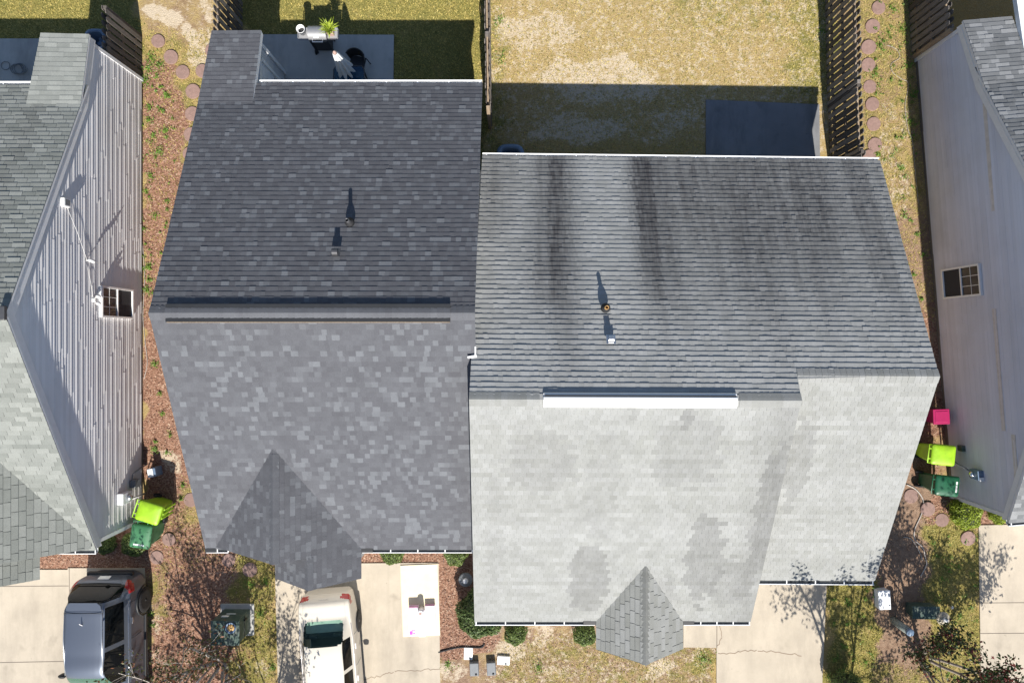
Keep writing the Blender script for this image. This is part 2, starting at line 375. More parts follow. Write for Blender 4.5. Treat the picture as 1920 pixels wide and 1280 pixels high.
def sheet(name, pts, z, mat, kind='structure'):
    b = MB(); P = [at(*p) for p in pts]
    a = sum(P[i].x * P[(i + 1) % len(P)].y - P[(i + 1) % len(P)].x * P[i].y for i in range(len(P)))
    if a < 0: P = P[::-1]
    b.prism([(p.x, p.y) for p in P], -.05, z); o = b.build(name, mat); tag(o, kind=kind); return o
def lines(name, parent, segs, z, w, mat):
    b = MB()
    for path in segs:
        for p, q in zip(path[:-1], path[1:]):
            a, c = at(*p), at(*q); d = (c - a).normalized(); n = Vector((-d.y, d.x, 0)) * w / 2; a.z = c.z = z
            b.face([a - n, c - n, c + n, a + n] if True else [])
    return b.build(name, mat, parent)
def jag(p, q, n=14, amp=2.5):
    return [(p[0] + (q[0] - p[0]) * i / n + random.uniform(-amp, amp), p[1] + (q[1] - p[1]) * i / n + random.uniform(-amp, amp)) for i in range(n + 1)]
d1 = sheet('driveway', [(517, 1000), (675, 1000), (675, 1055), (820, 1054), (823, 1056), (828, 1500), (527, 1500), (516, 1060)], .03, M['conc'])
# concrete under the house bed is covered by the bed kerb line
lines('expansion_joint', d1, [[(560, 1055), (566, 1420)], [(517, 1330), (828, 1330)]], .033, .022, M['joint'])
lines('concrete_crack', d1, [jag((676, 1275), (740, 1258)), jag((740, 1258), (826, 1252))], .033, .016, M['crack'])
d2 = sheet('driveway', [(1343, 985), (1550, 985), (1549, 1100), (1541, 1280), (1534, 1500), (1343, 1500), (1343, 1213), (1281, 1212), (1281, 1150), (1343, 1150)], .03, M['conc'])
lines('concrete_crack', d2, [jag((1344, 1224), (1420, 1217)), jag((1420, 1217), (1500, 1227)), jag((1349, 1168), (1354, 1192), 6, 1.5), jag((1354, 1192), (1344, 1211), 6, 1.5)], .033, .02, M['crack'])
lines('expansion_joint', d2, [[(1343.5, 1213), (1343.5, 1168)], [(1343, 1400), (1537, 1400)]], .033, .02, M['joint'])
d3 = sheet('driveway', [(-300, 1000), (60, 1000), (60, 1067), (128, 1067), (128, 1064), (272, 1064), (279, 1280), (284, 1500), (-300, 1500)], .03, M['conc'])
lines('expansion_joint', d3, [[(131, 1064), (136, 1500)], [(-300, 1246), (128, 1238), (278, 1236)], [(-300, 1100), (130, 1097)]], .033, .018, M['joint'])
d4 = sheet('driveway', [(1834, 984), (2300, 975), (2300, 1500), (1842, 1500), (1838, 1280)], .03, M['conc'])
lines('expansion_joint', d4, [[(1836, 1186), (2300, 1183)], [(1836, 1129), (2300, 1125)]], .033, .018, M['joint'])
sheet('patio', [(472, 66), (739, 67), (737, 235), (472, 235)], .05, M['patio'])
M['patio2'] = concrete_mat('dark_patio_concrete', (.21, .215, .225), (.07, .07, .075))  # darker base and stain colours than the other patios
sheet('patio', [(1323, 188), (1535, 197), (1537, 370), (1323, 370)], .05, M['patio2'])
sheet('patio', [(-260, 74), (78, 74), (78, 230), (-260, 230)], .05, M['patio'])

# ------------------------------------------------------------------ roof builder
def slope(mb, A, B, C, D, expo=.125, tabw=(.305, .305), thick=(.010, .016), tone=None, ulo=None, uhi=None, deck=None, lift=.0, slot=0., brk=()):
    A, B, C, D = map(Vector, (A, B, C, D)); n = (B - A).cross(D - A).normalized(); flip = n.z < 0
    if flip: n = -n
    P = lambda u, v, h: (A * (1 - u) + B * u) * (1 - v) + (D * (1 - u) + C * u) * v + n * (h + lift)
    L = ((D - A).length + (C - B).length) / 2; Wd = max((B - A).length, .01); N = max(1, round(L / expo))
    ulo = ulo or (lambda v: 0.); uhi = uhi or (lambda v: 1.)
    def q(p): mb.face(p[::-1] if flip else p, tn)
    for i in range(N):
        v0, v1 = i / N, (i + 1) / N; vm = (v0 + v1) / 2
        l0, l1, r0, r1 = ulo(v0 + 1e-4), ulo(v1 - 1e-4), uhi(v0 + 1e-4), uhi(v1 - 1e-4)
        if r0 - l0 < .002 and r1 - l1 < .002: continue
        lo, hi = min(l0, l1), max(r0, r1)
        edges = [lo]; off = (i % 3) * tabw[0] / 3 if tabw[0] == tabw[1] else random.random() * tabw[0]
        u = lo + (off or tabw[0]) / Wd
        while u < hi - .03 / Wd: edges.append(u); u += random.uniform(*tabw) / Wd
        edges.append(hi)
        for j, (a, b) in enumerate(zip(edges[:-1], edges[1:])):
            a0, b0 = min(max(a, l0), r0), min(max(b, l0), r0); a1, b1 = min(max(a, l1), r1), min(max(b, l1), r1)
            if b0 - a0 < 1e-5 and b1 - a1 < 1e-5: continue
            pm = P((a + b) / 2, vm, 0); tn = tone(pm.x, pm.y, i, j) if tone else (random.random(), 0)
            t = random.uniform(*thick) * (1.25 if tn[0] > .8 else 1)
            if slot and b0 - a0 > 4 * slot / Wd:
                e_ = slot / Wd; tn2 = tn; tn = (0, .8); q([P(b0 - e_, v0, .0005), P(b0, v0, .0005), P(b1, v1, .0005), P(b1 - e_, v1, .0005)]); tn = tn2; b0 -= e_; b1 = max(a1, b1 - e_)
            q([P(a0, v0, t), P(b0, v0, t), P(b1, v1, 0), P(a1, v1, 0)])
            tb = tn; q([P(a0, v0, -.004), P(b0, v0, -.004), P(b0, v0, t), P(a0, v0, t)])
    if deck is not None:
        # sheathing slab under the shingles
        vs = sorted(set([0., 1.] + [k / 20 for k in range(21)] + list(brk)))
        for v0, v1 in zip(vs[:-1], vs[1:]):
            l0, l1, r0, r1 = ulo(v0 + 1e-4), ulo(v1 - 1e-4), uhi(v0 + 1e-4), uhi(v1 - 1e-4)
            if r0 - l0 < .002 and r1 - l1 < .002: continue
            l0, l1 = l0 + .003 / Wd, l1 + .003 / Wd; r0, r1 = r0 - .003 / Wd, r1 - .003 / Wd
            T = [P(l0, v0, -.006), P(r0, v0, -.006), P(r1, v1, -.006), P(l1, v1, -.006)]; U = [p - n * .05 for p in T]
            deck.mesh(T + U, [(0, 1, 2, 3), (7, 6, 5, 4), (0, 4, 5, 1), (1, 5, 6, 2), (3, 2, 6, 7), (0, 3, 7, 4)])
def ridge(mb, P, Q, dl, dr, w=.15, h=.018, step=.135, saw=.014, tone=lambda: (random.random() * .5 + .2, 0)):
    """cap shingles along P->Q; dl,dr: unit vectors running down both slopes"""
    P, Q, dl, dr = map(Vector, (P, Q, dl, dr)); L = (Q - P).length; N = max(1, round(L / step)); d = (Q - P) / N; up = Vector((0, 0, 1))
    for i in range(N):
        a, b = P + d * i, P + d * (i + 1); hh = h + random.uniform(0, .002); tn = tone()
        pa = [a + dl * w + up * (hh + .002), a + dl * w * .35 + up * (hh + .006), a + up * (hh + .004), a + dr * w * .35 + up * (hh + .006), a + dr * w + up * (hh + .002)]
        pb = [b + dl * w + up * (hh + .002 - saw), b + dl * w * .35 + up * (hh + .006 - saw), b + up * (hh + .004 - saw), b + dr * w * .35 + up * (hh + .006 - saw), b + dr * w + up * (hh + .002 - saw)]
        for k in range(4):
            f = [pa[k], pb[k], pb[k + 1], pa[k + 1]]
            nn = (Vector(f[1]) - Vector(f[0])).cross(Vector(f[2]) - Vector(f[0]))
            mb.face(f if nn.z > 0 else f[::-1], tn)
            mb.face([pa[k], pa[k + 1], pa[k + 1] - up * .02, pa[k] - up * .02], tn)
        for s in (0, 4): mb.face([pa[s], pb[s], pb[s] - up * .02, pa[s] - up * .02], tn)
def gutter(parent, P, Q, out, hang=.82, off=.0):
    P, Q, out = Vector(P), Vector(Q), Vector(out).normalized(); d = (Q - P).normalized(); up = Vector((0, 0, 1)); L = (Q - P).length
    lip = .027 if out.y > 0 else .016; b = MB(); P = P + out * off - up * .03; Q = Q + out * off - up * .03
    out0 = .025; prof = [(.0, .0), (.0, -.10), (.09, -.10), (.125, -.05), (.145, -.002), (.145, .006), (.145 - lip, .006), (.142 - lip, -.03), (.085, -.086), (.008, -.086), (.008, 0)]
    n = len(prof); V = [p + out * a + up * z for p in (P, Q) for a, z in prof]
    b.mesh(V, [(i, (i + 1) % n, n + (i + 1) % n, n + i) for i in range(n)] + [tuple(range(n)), tuple(range(n, 2 * n))])
    k = max(2, round(L / hang))
    for i in range(k + 1):
        c = P + d * (L * i / k * .98 + .01 * L); b.box(c + out * .06 - up * .004, (.025, .12, .012), math.atan2(d.y, d.x))
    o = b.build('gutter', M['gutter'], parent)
    dz = -.072 if out.y > 0 else -.028  # dark strip fills the trough, higher in front gutters, so its inside reads darker
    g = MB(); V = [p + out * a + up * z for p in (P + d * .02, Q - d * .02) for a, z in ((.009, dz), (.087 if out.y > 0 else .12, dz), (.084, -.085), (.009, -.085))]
    g.mesh(V, [(i, (i + 1) % 4, 4 + (i + 1) % 4, 4 + i) for i in range(4)] + [(0, 1, 2, 3), (4, 5, 6, 7)]); g.build('gutter_dark_fill', M['gutdark'], o)
    return o
def guard(parent, P, Q, out):
    b = MB(); P, Q, out = Vector(P), Vector(Q), Vector(out); b.beam(P + out * .05 - Vector((0, 0, .022)), Q + out * .05 - Vector((0, 0, .022)), .15, .05)
    return b.build('gutter_cover', M['black'], parent, bevel=.012)
def rake(parent, pts, out, h=.19, th=.03, drop=.02, mat='trim'):
    b = MB(); out = Vector(out)
    for p, q in zip(pts[:-1], pts[1:]):
        p, q = Vector(p), Vector(q); z = Vector((0, 0, 1))
        V = [a + out * o - z * dz for a in (p, q) for o, dz in ((0, drop), (th, drop), (th, drop + h), (0, drop + h))]
        b.mesh(V, [(0, 1, 5, 4), (1, 2, 6, 5), (2, 3, 7, 6), (3, 0, 4, 7), (0, 3, 2, 1), (4, 5, 6, 7)])
    return b.build('rake_board', M[mat], parent)
def siding(parent, P, Q, zfun, out, mat, z0=.12, zmax=6., lap=.105, th=.030, name='wall', plank=3.2):
    """lap siding on the vertical plane P->Q. zfun(z) gives the (s0,s1) range in metres along P->Q"""
    P, Q, out = Vector(P), Vector(Q), Vector(out).normalized(); d = (Q - P).normalized(); up = Vector((0, 0, 1)); b = MB()
    def pt(s, z, o): return Vector((P.x, P.y, 0)) + d * s + up * z + out * o
    z = z0; i = 0
    while z < zmax:
        r0 = zfun(z); r1 = zfun(z + lap)
        if r0 is None: break
        if r1 is None: r1 = ((r0[0] + r0[1]) / 2,) * 2
        lo, hi = min(r0[0], r1[0]), max(r0[1], r1[1])
        s = lo; cuts = [lo]; s += random.uniform(.6, plank)
        while s < hi - .5: cuts.append(s); s += random.uniform(plank * .7, plank * 1.2)
        cuts.append(hi); tb = random.random()
        for k, (a, c) in enumerate(zip(cuts[:-1], cuts[1:])):
            o = .008 * ((k + i) % 2) + random.uniform(0, .0015); tn = (tb * .6 + random.random() * .4, 0)
            a0, c0 = min(max(a, r0[0]), r0[1]), min(max(c, r0[0]), r0[1]); a1, c1 = min(max(a, r1[0]), r1[1]), min(max(c, r1[0]), r1[1])
            # dutch lap: flat face then a cove
            b.face([pt(a0, z, th + o), pt(c0, z, th + o), pt(c1, z + lap * .68, .013 + o), pt(a1, z + lap * .68, .013 + o)], tn)
            b.face([pt(a1, z + lap * .68, .013 + o), pt(c1, z + lap * .68, .013 + o), pt(c1, z + lap, 0), pt(a1, z + lap, 0)], tn)
            b.face([pt(a0, z, -.002), pt(c0, z, -.002), pt(c0, z, th + o), pt(a0, z, th + o)], (tn[0] * .5, 0))
            b.face([pt(c0, z, 0), pt(c1, z + lap * .68, 0), pt(c1, z + lap * .68, .013 + o), pt(c0, z, th + o)], tn)
            b.face([pt(a0, z, 0), pt(a0, z, th + o), pt(a1, z + lap * .68, .013 + o), pt(a1, z + lap * .68, 0)], tn)
        z += lap; i += 1
    return b.build(name, mat, parent)
def profile_range(pts):
    """pts: (s,z) roof profile from front to back, single peak -> zfun"""
    pk = max(range(len(pts)), key=lambda i: pts[i][1])
    def f(z):
        if z >= pts[pk][1] - .02: return None
        lo, hi = pts[0][0], pts[-1][0]
        if z > pts[0][1]:
            for a, b in zip(pts[:pk], pts[1:pk + 1]):
                if a[1] <= z <= b[1]: lo = a[0] + (b[0] - a[0]) * (z - a[1]) / (b[1] - a[1])
        if z > pts[-1][1]:
            for a, b in zip(pts[pk:-1], pts[pk + 1:]):
                if b[1] <= z <= a[1]: hi = a[0] + (b[0] - a[0]) * (a[1] - z) / (a[1] - b[1])
        return lo, hi
    return f
def plainwall(mb, pts, out, th=.1):
    out = Vector(out); V = [Vector(p) for p in pts]; n = len(V); V2 = [p - out * th for p in V]
    mb.mesh(V + V2, [tuple(range(n)), tuple(range(n, 2 * n))[::-1]] + [(i, n + i, n + (i + 1) % n, (i + 1) % n) for i in range(n)])
def lam():   # laminated shingle tone
    r = random.random()
    return (random.uniform(.7, 1.) if r < .13 else random.uniform(.38, .55) if r < .26 else random.uniform(.02, .30), 0)

def vent_pipe(parent, p, h=.42, r=.045, mat='darkmetal', boot='rubber'):
    b = MB(); p = Vector(p); b.lathe(p, [(r, -.1), (r, h), (r * .72, h), (r * .72, h - .12), (0, h - .12)], 16); o = b.build('vent_pipe', M[mat], parent)
    c = MB(); c.lathe(p, [(.11, -.05), (.085, .012), (.062, .03), (r + .010, .06), (r + .004, .064)], 18); c.build('pipe_boot', M[boot], o); return o
def hood_vent(parent, p, mat='metal'):
    b = MB(); p = Vector(p)
    b.box(p + Vector((0, 0, .02)), (.20, .22, .012), rot=Matrix.Rotation(-R(26.5), 3, 'X'))
    n = 10; V = []; w = .06
    for i in range(n + 1):
        t = math.pi * .78 * i / n; yy = -.07 + .08 * (1 - math.cos(t)) / 1; zz = .02 + .085 * math.sin(t) + .03
        V += [p + Vector((-w, yy, zz)), p + Vector((w, yy, zz))]
    b.mesh(V, [(2 * i, 2 * i + 1, 2 * i + 3, 2 * i + 2) for i in range(n)], smooth=True)
    for s in (0, 1): b.face([V[2 * i + s] for i in range(n + 1)] + [p + Vector(((-w, w)[s], .0, -.02))])
    return b.build('hood_vent', M[mat], parent)

# ------------------------------------------------------------------ house with the dark roof
h1 = thing('attached_house', 'attached house with the darker charcoal shingle roof speckled with pale tabs', 'house', (-4.2, 0, 0), group='attached houses')
t1 = lambda x, y, i, j: lam()
rf, dk = MB(), MB()
slope(rf, (-7.77, -5.26, 2.69), (-.80, -5.27, 2.69), (-.78, .60, 5.64), (-7.64, .60, 5.64), .128, (.09, .18), (.005, .009), t1, deck=dk)
slope(rf, (-7.86, 6.56, 2.66), (-.75, 6.55, 2.66), (-.78, .60, 5.64), (-7.64, .60, 5.64), .128, (.09, .18), (.007, .013), t1, deck=dk)
slope(rf, (-7.76, 8.02, 2.36), (-6.48, 8.03, 2.36), (-6.47, 5.75, 3.022), (-7.85, 5.75, 3.022), .128, (.09, .18), (.008, .014), t1, deck=dk)
roof1 = rf.build('roof', M['sh1'], h1); dk.build('roof_deck', M['trim'], roof1)
gb, dk = MB(), MB(); vy = lambda z: (z - 5.36) * 2 + .10
zz = lambda v: 2.7 + 1.39 * v
slope(gb, (-3.82, -6.0, 2.7), (-3.82, -2.5, 2.7), (-5.57, -2.5, 4.09), (-5.57, -6.0, 4.09), .128, (.09, .18), (.007, .012), t1,
      ulo=lambda v: 0 if v < .62 else .8 / 3.5, uhi=lambda v: (vy(zz(v)) + 6) / 3.5, brk=(.62,), deck=dk)
slope(gb, (-7.52, -2.5, 2.7), (-7.52, -5.2, 2.7), (-5.57, -5.2, 4.09), (-5.57, -2.5, 4.09), .128, (.09, .18), (.007, .012), t1, ulo=lambda v: (-2.5 - vy(zz(v))) / 2.7, deck=dk)
slope(gb, (-5.99, -5.15, 2.7), (-5.99, -6.0, 2.7), (-4.905, -6.0, 3.562), (-4.905, -5.15, 3.562), .128, (.09, .18), (.007, .012), t1, deck=dk)
groof1 = gb.build('gable_roof', M['sh1'], h1); dk.build('roof_deck', M['trim'], groof1)
cp = MB(); S = .62; Cc = .785
ridge(cp, (-5.57, -5.2, 4.09), (-5.57, -2.62, 4.09), (Cc, 0, -S), (-Cc, 0, -S), .15, tone=lambda: (random.uniform(.25, .5), 0)); cp.build('ridge_cap', M['sh1'], h1); cp = MB()
ridge(cp, (-4.905, -6.0, 3.562), (-4.905, -5.2, 3.562), (Cc, 0, -S), (-Cc, 0, -S), .13, tone=lambda: (random.uniform(.2, .5), 0)); cp.build('ridge_cap', M['sh1'], h1); cp = MB()
dF, dB = (0, -.894, -.447), (0, .894, -.447)
ridge(cp, (-7.64, .60, 5.64), (-7.30, .60, 5.64), dF, dB, .17, tone=lambda: (random.uniform(.25, .45), 0)); cp.build('ridge_cap', M['sh1'], h1); cp = MB()
ridge(cp, (-.78, .60, 5.64), (-1.30, .60, 5.64), dB, dF, .17, tone=lambda: (random.uniform(.25, .45), 0))
cp.build('ridge_cap', M['sh1'], h1)
rv = MB(); rv.beam((-7.30, .60, 5.612), (-1.30, .60, 5.612), .38, .02); v1 = rv.build('ridge_vent', M['black'], h1)
cp = MB(); ridge(cp, (-7.30, .60, 5.652), (-1.30, .60, 5.652), (0, -.93, -.37), (0, .93, -.37), .185, .008, saw=.004, tone=lambda: (random.uniform(.22, .42), 0)); cp.build('vent_cap_shingles', M['sh1'], v1)
el = MB(); el.beam((-7.28, .412, 5.585), (-1.31, .412, 5.585), .03, .06); el.build('vent_edge', M['woodl'], v1)
gutter(h1, (-6.42, 6.50, 2.67), (-.76, 6.50, 2.67), (0, 1, 0)); gutter(h1, (-3.80, -5.22, 2.70), (-.98, -5.22, 2.70), (0, -1, 0), .75); gutter(h1, (-7.76, -5.22, 2.70), (-7.2, -5.22, 2.70), (0, -1, 0), .5)
guard(h1, (-3.82, -5.22, 2.71), (-3.52, -5.22, 2.71), (0, -1, 0)); guard(h1, (-7.78, -5.22, 2.71), (-7.5, -5.22, 2.71), (0, -1, 0))
rake(h1, [(-7.74, -5.22, 2.66), (-7.61, .60, 5.59), (-7.82, 6.3, 2.74), (-7.73, 8.0, 2.30)], (.03, 0, 0), drop=.05)
rake(h1, [(-.85, -5.2, 2.66), (-.83, .60, 5.59), (-.80, 6.5, 2.63)], (.03, 0, 0), .15, drop=.05)
rake(h1, [(-7.45, -5.15, 2.68), (-5.57, -5.15, 4.04)], (0, -.03, 0), .14, drop=.04); rake(h1, [(-5.95, -5.95, 2.68), (-4.905, -5.95, 3.51), (-3.85, -5.95, 2.67)], (0, -.03, 0), .14, drop=.04)
wl = MB()
plainwall(wl, [(-7.6, -5.0, 0), (-7.6, -5.0, 2.7), (-7.6, .6, 5.48), (-7.6, 6.3, 2.65), (-7.6, 7.8, 2.33), (-7.6, 7.8, 0)], (-1, 0, 0))
plainwall(wl, [(-7.5, -5.0, 0), (-1.0, -5.0, 0), (-1.0, -5.0, 2.7), (-5.57 + 1.7, -5.0, 2.72), (-5.57, -5.0, 4.0), (-7.25, -5.0, 2.7), (-7.5, -5.0, 2.7)], (0, -1, 0))
plainwall(wl, [(-5.8, -5.75, 0), (-4.0, -5.75, 0), (-4.0, -5.75, 2.7), (-4.9, -5.75, 3.45), (-5.8, -5.75, 2.7)], (0, -1, 0))
plainwall(wl, [(-6.62, 6.3, 0), (-.95, 6.3, 0), (-.95, 6.3, 2.6), (-6.62, 6.3, 2.6)], (0, 1, 0))
plainwall(wl, [(-7.5, 7.8, 0), (-6.68, 7.8, 0), (-6.68, 7.8, 2.32), (-7.5, 7.8, 2.32)], (0, 1, 0))
plainwall(wl, [(-.97, -5.0, 0), (-.97, 6.3, 0), (-.97, 6.3, 2.6), (-.97, .6, 5.46), (-.97, -5.0, 2.66)], (1, 0, 0))
wl.build('wall', M['sideW'], h1)
siding(h1, (-.955, 4.4, 0), (-.955, 6.35, 0), profile_range([(0, 3.62), (.01, 3.62), (1.95, 2.62)]), (1, 0, 0), M['sideW'], zmax=3.6)
siding(h1, (-6.665, 6.36, 0), (-6.665, 7.85, 0), profile_range([(0, 2.76), (.02, 2.77), (1.49, 2.36)]), (1, 0, 0), M['sideW'], zmax=2.7)
tr = MB(); tr.box((-6.64, 7.83, 1.17), (.09, .10, 2.34)); tr.build('corner_trim', M['trim'], h1); tr = MB(); tr.box((-6.64, 6.42, 1.3), (.05, .08, 2.6)); tr.build('corner_trim', M['trim'], h1); tr = MB(); tr.beam((-6.5, 6.1, 2.83), (-6.5, 8.0, 2.28), .03, .15); tr.build('rake_board', M['trim'], h1)
dr = MB(); dr.box((-6.635, 6.98, 1.02), (.03, .80, 1.98)); door = dr.build('door', M['trim'], h1)
df = MB()
for yy in (6.53, 7.43): df.box((-6.615, yy, 1.04), (.06, .09, 2.08))
df.box((-6.615, 6.98, 2.10), (.06, 1.0, .09)); df.build('door_frame', M['white'], door)
dp = MB()
for zc, hh in ((.5, .6), (1.45, .75)):
    for yc in (6.78, 7.18): dp.box((-6.617, yc, zc), (.012, .26, hh))
dp.build('door_panel', M['trim'], door, bevel=.008)
kb = MB(); kb.lathe((-6.58, 7.32, .98), [(.0, -.03), (.03, -.01), (.03, .02), (0, .03)], 10); kb.build('door_knob', M['metal'], door)
vent_pipe(h1, at(653, 416, 4.75) + Vector((.02, .0, .0)), .23, .045)
hood_vent(h1, at(630, 474, 5.07) + Vector((0, 0, .02)), 'darkmetal')
fl = MB(); fl.box((-.86, -.33, 5.24), (.20, .05, .04), .15); fl.box((-.79, -.22, 5.26), (.03, .22, .05)); fl.build('flashing', M['white'], h1)

# ------------------------------------------------------------------ house with the pale roof
h2 = thing('attached_house', 'attached house with the pale weathered grey roof streaked dark on its rear slope', 'house', (4.2, -1, 0), group='attached houses')
def vn1(x, seed):          # 1-D value noise
    i = math.floor(x); f = x - i; f = f * f * (3 - 2 * f); h = lambda k: (math.sin(k * 127.1 + seed * 311.7) * 43758.5453) % 1.0
    return h(i) * (1 - f) + h(i + 1) * f
def sm_(v, a, b):
    t = max(0., min(1., (v - a) / (b - a))); return t * t * (3 - 2 * t)
def t2r(x, y, i, j):
    px = 960 + x * 81 + (4.2 - y) * 2.0 * (x < 2); top = sm_(y, -.9, 3.6)          # heaviest towards the gutter, fading to the ridge
    left = math.exp(-((px - 930) / 42) ** 2) * sm_(y, 1.6, 3.6) * .58 + math.exp(-((px - 1032) / 46) ** 2) * sm_(y, -.2, 1.6) * .68 + math.exp(-((px - 1068) / 30) ** 2) * sm_(y, -1.6, .4) * .45
    right = sm_(px, 1178, 1215) * (1 - .45 * sm_(px, 1640, 1740))
    st_ = .55 * vn1(px / 34., 1) + .45 * vn1(px / 13., 2)                           # streak strength
    reach = 2.6 * vn1(px / 27., 3) + 1.2 * vn1(px / 9., 4)                           # how far each streak runs down
    run = sm_(y, 2.2 - reach, 4.4 - reach * .9)
    r_ = right * (.40 * top + .14 * sm_(y, -1., 1.5) + .34 * run * sm_(st_, .15, .8))
    for p0, w, a, y0 in ((1225, 42, .40, .9), (1265, 24, .28, .2), (1415, 34, .34, .2), (1442, 22, .26, -.5), (1530, 60, .16, 1.0)): r_ = max(r_, r_ * .8 + a * math.exp(-((px - p0) / w) ** 2) * sm_(y, y0 - 1, y0 + 1.3))
    sv_ = min(.96, (left * (.7 + .5 * st_) + r_) * random.uniform(.88, 1.08) * (.93 + .1 * ((i * 7) % 5) / 4))
    tb = math.sin(math.floor(x / .305 + (i % 3) / 3) * 12.9898 + i * 78.233) * 43758.5; tb -= math.floor(tb)
    return (.62 + .30 * tb + .1 * sm_(-y, -3, 1), max(0, sv_))
def t2f(x, y, i, j):
    s = 0; k = lambda px: (px - 960) / 78
    for px, py, wx, wy, a in ((1105, 1095, .5, .95, .26), (1010, 850, .8, .7, .14), (1120, 900, .4, 1.4, .10), (1260, 830, .8, .9, .16), (1320, 1050, .45, 1.3, .30), (1380, 1100, .5, .7, .18), (1420, 950, .35, 1.9, .20), (1470, 860, .3, 1.2, .20), (1250, 770, .12, .3, .2), (1160, 760, .1, .2, .15), (1230, 1120, .6, .5, .14), (930, 1000, .25, 1.6, .08)):
        yy = (640 - py) / 78
        if ((x - k(px)) / wx) ** 2 + ((y - yy) / wy) ** 2 < 1 + random.uniform(-.35, .35): s += a
    if x < 6.1: s += .24 * sm_(x, 5.0, 5.95)
    return (min(1, max(0, .50 + random.uniform(-.15, .15) + .10 * math.sin(i * 1.7 + math.sin(i * 4.1) * 2))), min(.4, s))
rf, dk = MB(), MB()
slope(rf, (-.755, 4.70, 2.69), (9.33, 4.58, 2.69), (9.11, -1.27, 5.68), (-.90, -1.21, 5.68), .127, (.1, .1), (.010, .018), t2r, uhi=lambda v: 1. if v < .906 else .697, brk=(.906,), deck=dk)
slope(rf, (-.95, -7.09, 2.7), (6.05, -7.09, 2.7), (6.07, -1.24, 5.68), (-.90, -1.21, 5.68), .127, (.155, .155), (.005, .009), t2f, slot=.003, deck=dk)
slope(rf, (5.92, -6.03, 2.73), (9.18, -6.05, 2.73), (9.14, -.745, 5.41), (5.92, -.725, 5.41), .127, (.155, .155), (.005, .009), t2f, slot=.003, deck=dk)
roof2 = rf.build('roof', M['sh2'], h2); dk.build('roof_deck', M['trim'], roof2)
gb, dk = MB(), MB(); vy2 = lambda z: (z - 6.285) * 2 + .1; zq = lambda v: 2.7 + .86 * v
tp = lambda x, y, i, j: (random.uniform(.1, .62), .0)
slope(gb, (4.325, -7.78, 2.7), (4.325, -5.2, 2.7), (3.22, -5.2, 3.56), (3.22, -7.78, 3.56), .14, (.28, .34), (.012, .018), tp, slot=.014, uhi=lambda v: (vy2(zq(v)) + 7.78) / 2.58, deck=dk)
slope(gb, (2.14, -5.2, 2.7), (2.14, -7.80, 2.7), (3.22, -7.78, 3.56), (3.22, -5.2, 3.56), .14, (.28, .34), (.014, .020), tp, slot=.014, ulo=lambda v: (-5.2 - vy2(zq(v))) / 2.6, deck=dk)
groof2 = gb.build('porch_roof', M['sh2'], h2); dk.build('roof_deck', M['trim'], groof2)
cp = MB(); ridge(cp, (3.22, -7.79, 3.56), (3.22, -5.40, 3.56), (Cc, 0, -S), (-Cc, 0, -S), .15, .016, tone=lambda: (random.uniform(.1, .35), .25)); cp.build('ridge_cap', M['sh2'], h2); cp = MB()
tr_ = lambda: (random.uniform(.35, .7), .1)
ridge(cp, (-.90, -1.21, 5.68), (.58, -1.215, 5.68), dB, dF, .17, .016, saw=.006, tone=tr_); cp.build('ridge_cap', M['sh2'], h2); cp = MB(); ridge(cp, (6.08, -1.24, 5.68), (4.78, -1.235, 5.68), dF, dB, .17, .016, saw=.006, tone=tr_); cp.build('ridge_cap', M['sh2'], h2); cp = MB(); ridge(cp, (6.10, -.728, 5.415), (9.14, -.745, 5.415), dB, dF, .17, .016, saw=.006, tone=tr_)
cp.build('ridge_cap', M['sh2'], h2)
rv = MB(); a, q = Vector((.66, -1.22, 5.68)), Vector((4.72, -1.235, 5.68))
prof = [(-.165, -.055), (-.16, -.03), (-.09, .025), (0, .058), (.055, .045), (.075, .02), (.10, .0), (.13, -.005), (.14, -.02), (.15, -.05)]
rv.mesh([p + Vector((0, o, z)) for p in (a, q) for o, z in prof], [(i, i + 1, len(prof) + i + 1, len(prof) + i) for i in range(len(prof) - 1)] + [tuple(range(len(prof))), tuple(range(len(prof), 2 * len(prof)))])
rv2 = rv.build('ridge_vent', M['white'], h2)
sl = MB(); sl.beam(a + Vector((.02, .087, .02)), q + Vector((-.02, .087, .02)), .035, .012); sl.build('vent_louvre', M['black'], rv2)
gutter(h2, (-.75, 4.64, 2.70), (9.32, 4.52, 2.70), (0, 1, 0), .8); gutter(h2, (-.94, -7.05, 2.71), (2.1, -7.05, 2.71), (0, -1, 0), .78); gutter(h2, (4.36, -7.05, 2.71), (6.04, -7.05, 2.71), (0, -1, 0), .4); gutter(h2, (6.2, -6.0, 2.74), (9.17, -6.02, 2.74), (0, -1, 0), .72)
guard(h2, (1.80, -7.05, 2.715), (2.13, -7.05, 2.715), (0, -1, 0)); guard(h2, (4.33, -7.05, 2.715), (4.62, -7.05, 2.715), (0, -1, 0))
rake(h2, [(9.28, 4.5, 2.65), (9.07, -.74, 5.36), (9.12, -5.98, 2.69)], (.03, 0, 0), .16, drop=.05)
rake(h2, [(-.94, -7.05, 2.66), (-.89, -1.21, 5.61), (-.745, 4.6, 2.65)], (.03, 0, 0), .16, drop=.05)
rake(h2, [(6.0, -7.05, 2.66), (6.01, -1.3, 5.60)], (.02, 0, 0), .16, drop=.05)
rake(h2, [(2.19, -7.73, 2.67), (3.22, -7.73, 3.50), (4.28, -7.73, 2.67)], (0, -.03, 0), .14, drop=.04)
wl = MB()
plainwall(wl, [(-.84, -6.8, 0), (-.84, 4.35, 0), (-.84, 4.35, 2.6), (-.84, -1.2, 5.5), (-.84, -6.8, 2.7)], (-1, 0, 0))
